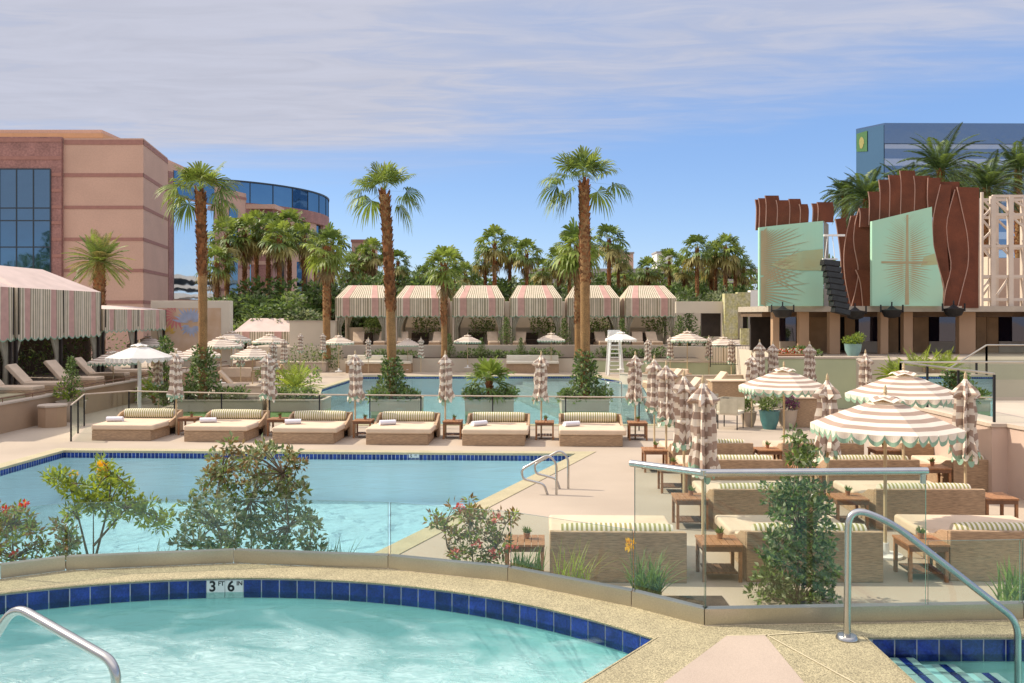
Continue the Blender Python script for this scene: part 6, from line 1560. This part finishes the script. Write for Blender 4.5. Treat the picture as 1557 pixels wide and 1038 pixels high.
for i, px in enumerate(CABX):
    hedge('leafy green planting at the back of the '+('leftmost' if i == 0 else 'rightmost' if i == 5 else ORD[i])+' striped far cabana', X(px-(10 if i > 0 else -12), 59.6), X(px+28, 59.6), 59.4, ZT+.7, 1.25, .7, 100+i, (M_leaf1, M_leaf2, M_leaf1), 1.6)
hedge('dark creeper along the back of the left striped cabanas', -21.5, -20.5, 38, ZL, 1.6, 14, 110, dens=3)
hedge('loose green bushes behind the pale planter wall left of the far pool', X(400, 42), X(480, 42), 42, .2, .7, .8, 111, (M_leaf1, M_leaf4, M_leaf3))
for px, D, z, m, lb, sd in ((1297, 35.3, 1.86, M_paleteal, 'bushy green shrub in a teal bowl on the stage terrace', 121), (108, 29.2, .0, M_stone, 'pale round tub beside the octagonal stone pedestal', 122)):
    t = thing('potted_shrub', lb, 'potted plant', (X(px, D), D, z)); b = MB(); b.lathe([(.28, 0), (.42, .3), (.46, .62), (.48, .66), (.4, .66), (.38, .6)], 20); b.build('pot', m, t, smooth=50)
    b = MB(); g = random.Random(sd); [clump(b, g, (g.uniform(-.4, .4), g.uniform(-.3, .3), .75+g.uniform(0, .3)), .24, 80, .14, .06, (0, 1)) for i in range(8 if px > 200 else 2)]; b.build('foliage', [M_leaf1, M_leaf3], t)
    if px > 200: t.scale = (.72, .72, .72)
# ================================================================ planting in front of the spa glass
def shrub(name, label, stems, clumps, mats, seed, D, flowers=None, z0=0.0, up=.3, cat='shrub'):
    """stems: list of polylines (px,py,D); clumps: (px,py,D,radius m,n,L,W,mats)"""
    g = random.Random(seed); bx = stems[0][0]; o = Vector((X(bx[0], bx[2]), bx[2], z0)); t = thing(name, label, cat, o)
    W_ = lambda px, py, d: Vector((X(px, d), d, max(z0, Z(py, d))))-o
    s = MB()
    for pl in stems:
        k = len(pl); s.tube([W_(*p) for p in pl], [.016*(1-.75*i/(k-1)) for i in range(k)], 6)
    b = MB()
    for px, py, d, r, n, L_, Wd, m in clumps:
        c = W_(px, py, d); clump(b, g, c, r if isinstance(r, tuple) else (r, r*.9, r*.85), n, L_, Wd, m, up, .15)
        base = W_(*stems[0][-1]); near = min((W_(*p) for pl in stems for p in pl), key=lambda q: (q-c).length)
        s.tube([near, near.lerp(c, .6)+Vector((0, 0, .02)), c], [.008, .006, .003], 5)
    s.build('stems', M_wood, t); b.build('foliage', mats, t)
    if flowers:
        for px, py, d, r, n, L_, Wd in flowers[1]: f = MB(); clump(f, g, W_(px, py, d), r, n, L_, Wd, 0, .6, .1); f.build('flower', flowers[0], t)
    return t
D0 = 10.3
g = random.Random(7)
# lime shrub
cl = []
for px, py, n in ((95, 725, 5), (118, 748, 7), (150, 735, 7), (165, 712, 5), (182, 735, 5), (135, 768, 8), (165, 765, 9), (192, 772, 7), (215, 762, 5), (222, 782, 6), (246, 792, 5), (105, 775, 4), (205, 740, 2), (80, 722, 3), (180, 790, 3), (248, 775, 2)):
    for i in range(n): cl.append((px+g.uniform(-14, 14), py+g.uniform(-11, 11), D0+g.uniform(-.25, .25), g.uniform(.05, .11), 22, .085, .030, (0, 0, 1)))
shrub('flowering_shrub', 'lime green airy shrub with a yellow flower behind the left spa glass', [[(142, 960, D0), (142, 850, D0), (142, 770, D0)], [(142, 880, D0), (120, 790, D0), (105, 735, D0)], [(142, 860, D0), (165, 770, D0), (170, 720, D0)], [(142, 830, D0), (190, 775, D0), (240, 790, D0)]], cl, [M_leaf3, M_leaf1], 201, D0, (M_yel, [(157, 712, D0-.1, .06, 40, .06, .035), (156, 722, D0-.1, .05, 25, .06, .03), (112, 722, D0, .04, 10, .05, .03)]))
# red flowered bush at the left edge
cl = [(px+g.uniform(-12, 12), py+g.uniform(-12, 12), 9.9+g.uniform(-.2, .2), g.uniform(.05, .10), 20, .075, .028, (0, 1, 2)) for px, py in ((5, 780), (20, 790), (35, 785), (10, 810), (30, 815), (50, 805), (5, 840), (25, 845), (60, 820), (62, 845), (40, 800), (-15, 790), (-10, 830)) for k in range(4)]
shrub('flowering_shrub', 'low bush with orange and red flowers at the left edge behind the spa glass', [[(20, 960, 9.9), (20, 850, 9.9), (18, 800, 9.9)]], cl, [M_leaf1, M_leaf3, M_leaf5], 202, 9.9, (M_red, [(38, 766, 9.8, .035, 24, .045, .03), (8, 775, 9.8, .03, 12, .04, .03), (22, 842, 9.8, .03, 14, .04, .03)]))
cl = [(px+g.uniform(-14, 14), py+g.uniform(-14, 14), 10+g.uniform(-.2, .2), g.uniform(.05, .10), 20, .07, .03, (0, 1, 2)) for px, py in ((100, 800), (110, 815), (92, 830), (112, 838), (98, 848)) for k in range(5)]
shrub('flowering_shrub', 'small bronze leaved bush left of the lime shrub stem', [[(104, 960, 10), (104, 870, 10), (103, 810, 10)]], cl, [M_leaf1, M_leaf4, M_leaf5], 203, 10)
# big olive shrub
cl = []
prof = [(690, 330, 440), (710, 315, 450), (730, 305, 458), (755, 292, 470), (780, 282, 482), (805, 270, 490), (830, 275, 492)]
for py, xa, xb in prof:
    k = int((xb-xa)/9)
    for i in range(k):
        px = xa+(xb-xa)*(i+.5)/k+g.uniform(-9, 9); cl.append((px, py+g.uniform(-14, 14), D0+.1+g.uniform(-.5, .5), g.uniform(.06, .14), 33, .074, .037, (0, 0, 1, 2) if py < 745 else (0, 0, 3, 0, 1)))
for px, py in ((325, 700), (345, 690), (385, 692), (400, 685), (445, 700), (458, 705), (365, 695)):
    cl.append((px, py, D0, .06, 24, .08, .035, (2, 0)))
shrub('olive_shrub', 'large grey green rounded shrub behind the spa glass near the depth marker', [[(385, 970, D0+.1), (385, 880, D0+.1), (380, 760, D0+.1)], [(385, 900, D0), (330, 800, D0), (335, 720, D0)], [(385, 900, D0), (440, 800, D0), (430, 720, D0)], [(385, 920, D0), (300, 830, D0)], [(385, 920, D0), (470, 830, D0)]], cl, [M_leaf4, M_leaf1, M_leaf5, M_leaf2], 204, D0)
# bronze red bush
cl = []
for px, py, n in ((672, 795, 4), (700, 780, 6), (725, 785, 6), (750, 790, 5), (775, 790, 4), (690, 810, 6), (720, 815, 8), (745, 815, 7), (765, 825, 4), (700, 838, 6), (730, 845, 6), (712, 768, 2), (660, 800, 2), (750, 845, 4)):
    for i in range(n): cl.append((px+g.uniform(-12, 12), py+g.uniform(-10, 10), 10.2+g.uniform(-.3, .3), g.uniform(.05, .10), 20, .07, .028, (0, 1, 1, 2)))
shrub('flowering_shrub', 'bronze and red flowered bush behind the middle of the spa glass', [[(722, 960, 10.2), (720, 870, 10.2), (715, 790, 10.2)], [(722, 900, 10.2), (680, 830, 10.2), (675, 800, 10.2)], [(722, 900, 10.2), (755, 830, 10.2), (770, 795, 10.2)]], cl, [M_leaf1, M_leaf5, M_leaf3], 205, 10.2, (M_pinkp, [(698, 772, 10.0, .05, 26, .05, .03), (755, 788, 10.0, .05, 20, .05, .03), (725, 828, 9.9, .04, 16, .05, .03), (778, 832, 9.9, .05, 16, .05, .03), (690, 840, 9.9, .04, 14, .05, .03), (752, 842, 9.9, .05, 16, .05, .03)]))
# ficus column by the glass corner
cl = []
for py, xa, xb in ((672, 1200, 1224), (690, 1200, 1236), (708, 1212, 1232), (722, 1205, 1228), (742, 1172, 1255), (765, 1172, 1258), (788, 1176, 1258), (812, 1170, 1262), (836, 1160, 1268), (860, 1158, 1272), (884, 1152, 1270), (906, 1145, 1266)):
    k = max(2, int((xb-xa)/7))
    for i in range(k): cl.append((xa+(xb-xa)*(i+.5)/k+g.uniform(-6, 6), py+g.uniform(-10, 10), 10.7+g.uniform(-.38, .38), g.uniform(.06, .12), 34, .075, .042, (0, 0, 1, 2)))
shrub('columnar_shrub', 'tall dark leafy columnar shrub behind the spa glass corner', [[(1212, 930, 10.7), (1214, 800, 10.7), (1214, 690, 10.7)]], cl, [M_leaf2, M_leaf1, M_leaf4], 206, 10.7)
# blades
def tuft(label, px, py, D, n, L_, W_, m, seed, spread=.12, arch=.8, name='grass_tuft'):
    g = random.Random(seed); p = P(px, py) if D is None else Vector((X(px, D), D, max(0, Z(py, D)))); t = thing(name, label, 'grass', p); b = MB()
    for i in range(n):
        a = g.uniform(0, 2*PI); e = R(g.uniform(45, 88)); q = Vector((g.uniform(-spread, spread), g.uniform(-spread, spread)*.6, 0)); d = Vector((math.cos(a)*math.cos(e), math.sin(a)*math.cos(e), math.sin(e))); l = L_*g.uniform(.5, 1.1); s = d.cross(Vector((0, 0, 1))).normalized()*W_*.5; k = 5; prev = None
        for j in range(k+1):
            w_ = s*(1-(j/k)**2); 
            cur = (q-w_, q+w_)
            if prev: b.quad(prev[0], prev[1], cur[1], cur[0])
            prev = cur; q = q+d*l/k; d = (d+Vector((0, 0, -arch/k))).normalized()
    b.build('blades', m, t); return t
tuft('arching green lily clump behind the tall spa glass panel', 985, 902, 10.6, 130, .55, .022, [M_blade], 301, .16, 1.1, 'lily_clump')
tuft('thin pale grass tuft left of the yellow lily', 870, 885, 10.3, 60, .55, .010, [M_leaf3], 302, .2, .9)
tuft('low green tuft right of the bronze bush', 800, 870, 10.2, 70, .32, .02, [M_leaf1], 303, .2, .6)
tuft('dark strappy tuft left of the large olive shrub', 246, 900, 10.1, 60, .62, .02, [M_leaf4], 304, .2, .7)
tuft('dark strappy tuft right of the large olive shrub', 500, 880, 10.3, 70, .50, .018, [M_leaf2], 305, .18, .5)
tuft('green leafy plant at the right edge beyond the glass', 1548, 915, 10.6, 90, .55, .035, [M_leaf1], 306, .2, .6, 'leafy_plant')
t = thing('yellow_lily', 'single yellow lily flower on a stalk above the lily clump', 'flower', P(962, 905)); b = MB(); D_ = P(962, 905).y; b.tube([(0, 0, 0), (-.01, 0, .3), (-.03, 0, Z(838, D_))], [.006, .005, .004], 5); b.build('stalk', M_blade, t); b = MB(); g = random.Random(3); clump(b, g, (-.03, 0, Z(828, D_)), .045, 40, .07, .035, 0, .6, .05); b.build('petals', M_yel, t)
t = thing('planting_bed', 'earth bed below the spa glass', 'planting bed', (0, 0, 0)); bpy.data.objects.remove(t)
mb = MB(); mb.sheet([[(-9, 8.6), (-.2, 8.6), (.4, 10.0), (1.6, 10.0), (2.6, 10.3), (2.6, 11.0), (1.2, 11.0), (-.4, 10.8), (-3.3, 10.0), (-9, 10.0)]], .018); o = mb.build('planting_soil', M_soil); struct(o)

# ---- more planting and seating round the far pool
lowsrc = Maker(planting('low_shrub', 'l', 600, 53, 0, [(math.cos(i*2.4)*.25, math.sin(i*2.4)*.2, .15+.05*(i % 5), .17, 50, .11, .05, (0, 1, 1, 2)) for i in range(9)], [M_leaf2, M_leaf1, M_leaf3], 401, 'shrub', 'low shrubs round the far pool'))
for px, py, s, lb in ((395, 560, 1.2, 'left of the bright lime palm shrub'), (420, 552, 1.3, 'behind the bright lime palm shrub'), (480, 560, 1.0, 'at the left rim of the far pool by the planter wall'), (468, 548, 1.2, 'under the closed umbrella left of the far pool'), (350, 560, 1.1, 'beside the seats right of the left palm'), (280, 560, 1.2, 'left of the left palm foot'), (222, 572, 1.3, 'under the big white umbrella'), (960, 552, 1.3, 'right of the white lifeguard chair'), (905, 556, 1.2, 'left of the white lifeguard chair'), (1000, 556, 1.1, 'at the left end of the curved green wall'), (190, 590, 1.0, 'before the low cream wall under the left terrace'), (440, 595, 1.0, 'by the planter at the left rim of the far pool')):
    p = P(px, py); lowsrc((p.x, p.y, 0), px, 'low leafy shrub '+lb, s)
for i, (px, py, rz, lb) in enumerate(((265, 592, 80, 'on the left deck before the left palm planter'), (290, 578, 95, 'on the left deck behind the left palm planter'), (395, 592, 100, 'left of the bright lime palm shrub'), (372, 562, 90, 'under the umbrellas far left of the pool'), (545, 566, 10, 'at the far left corner of the far pool'), (980, 590, -80, 'on the right rim of the far pool'), (1000, 608, -80, 'on the right rim of the far pool, nearer'), (1045, 596, -80, 'on the right deck behind the folded umbrellas'), (1085, 578, -75, 'on the right deck before the curved green wall'), (1130, 586, -75, 'on the right deck left of the stage wall'))):
    p = P(px, py); lou((p.x, p.y, 0), R(rz), 'cushioned lounger '+lb)
for px, D, lb, s in ((310, 46, 'farthest behind the left palm trunk', .9), (366, 43, 'between two open umbrellas right of the left palm', .9), (432, 46, 'behind the bright lime palm shrub', .9), (560, 52, 'at the far rim left of the middle pool palm', .85), (640, 52.3, 'at the far rim right of the middle pool palm', .85), (985, 46, 'between the lifeguard chair and the wide striped umbrella', .9), (1112, 45, 'beside the black baluster railing', .9)):
    put_closed(px, D, lb, 0.1, s)
for px, D, lb, s in ((225, 45, 'striped umbrella open under the mural wall', .95), (410, 50, 'striped umbrella open before the low pink cabana', .95), (1100, 48, 'striped umbrella open left of the yellow mural pillar', .9), (620, 53.2, 'small striped umbrella open under the second far cabana', .8)):
    put_umb(px, D, lb, .2, s, px)

for k, (x, y, sc) in enumerate(((-92, -38, 3.6), (-106, -44, 3.0), (-120, -36, 4.0), (-134, -42, 3.2))):
    r = tsrc[k % 3]((x, y, 0), k*2.0, 'big tree mirrored in the dark office window', sc); r['group'] = 'trees mirrored in the office window'
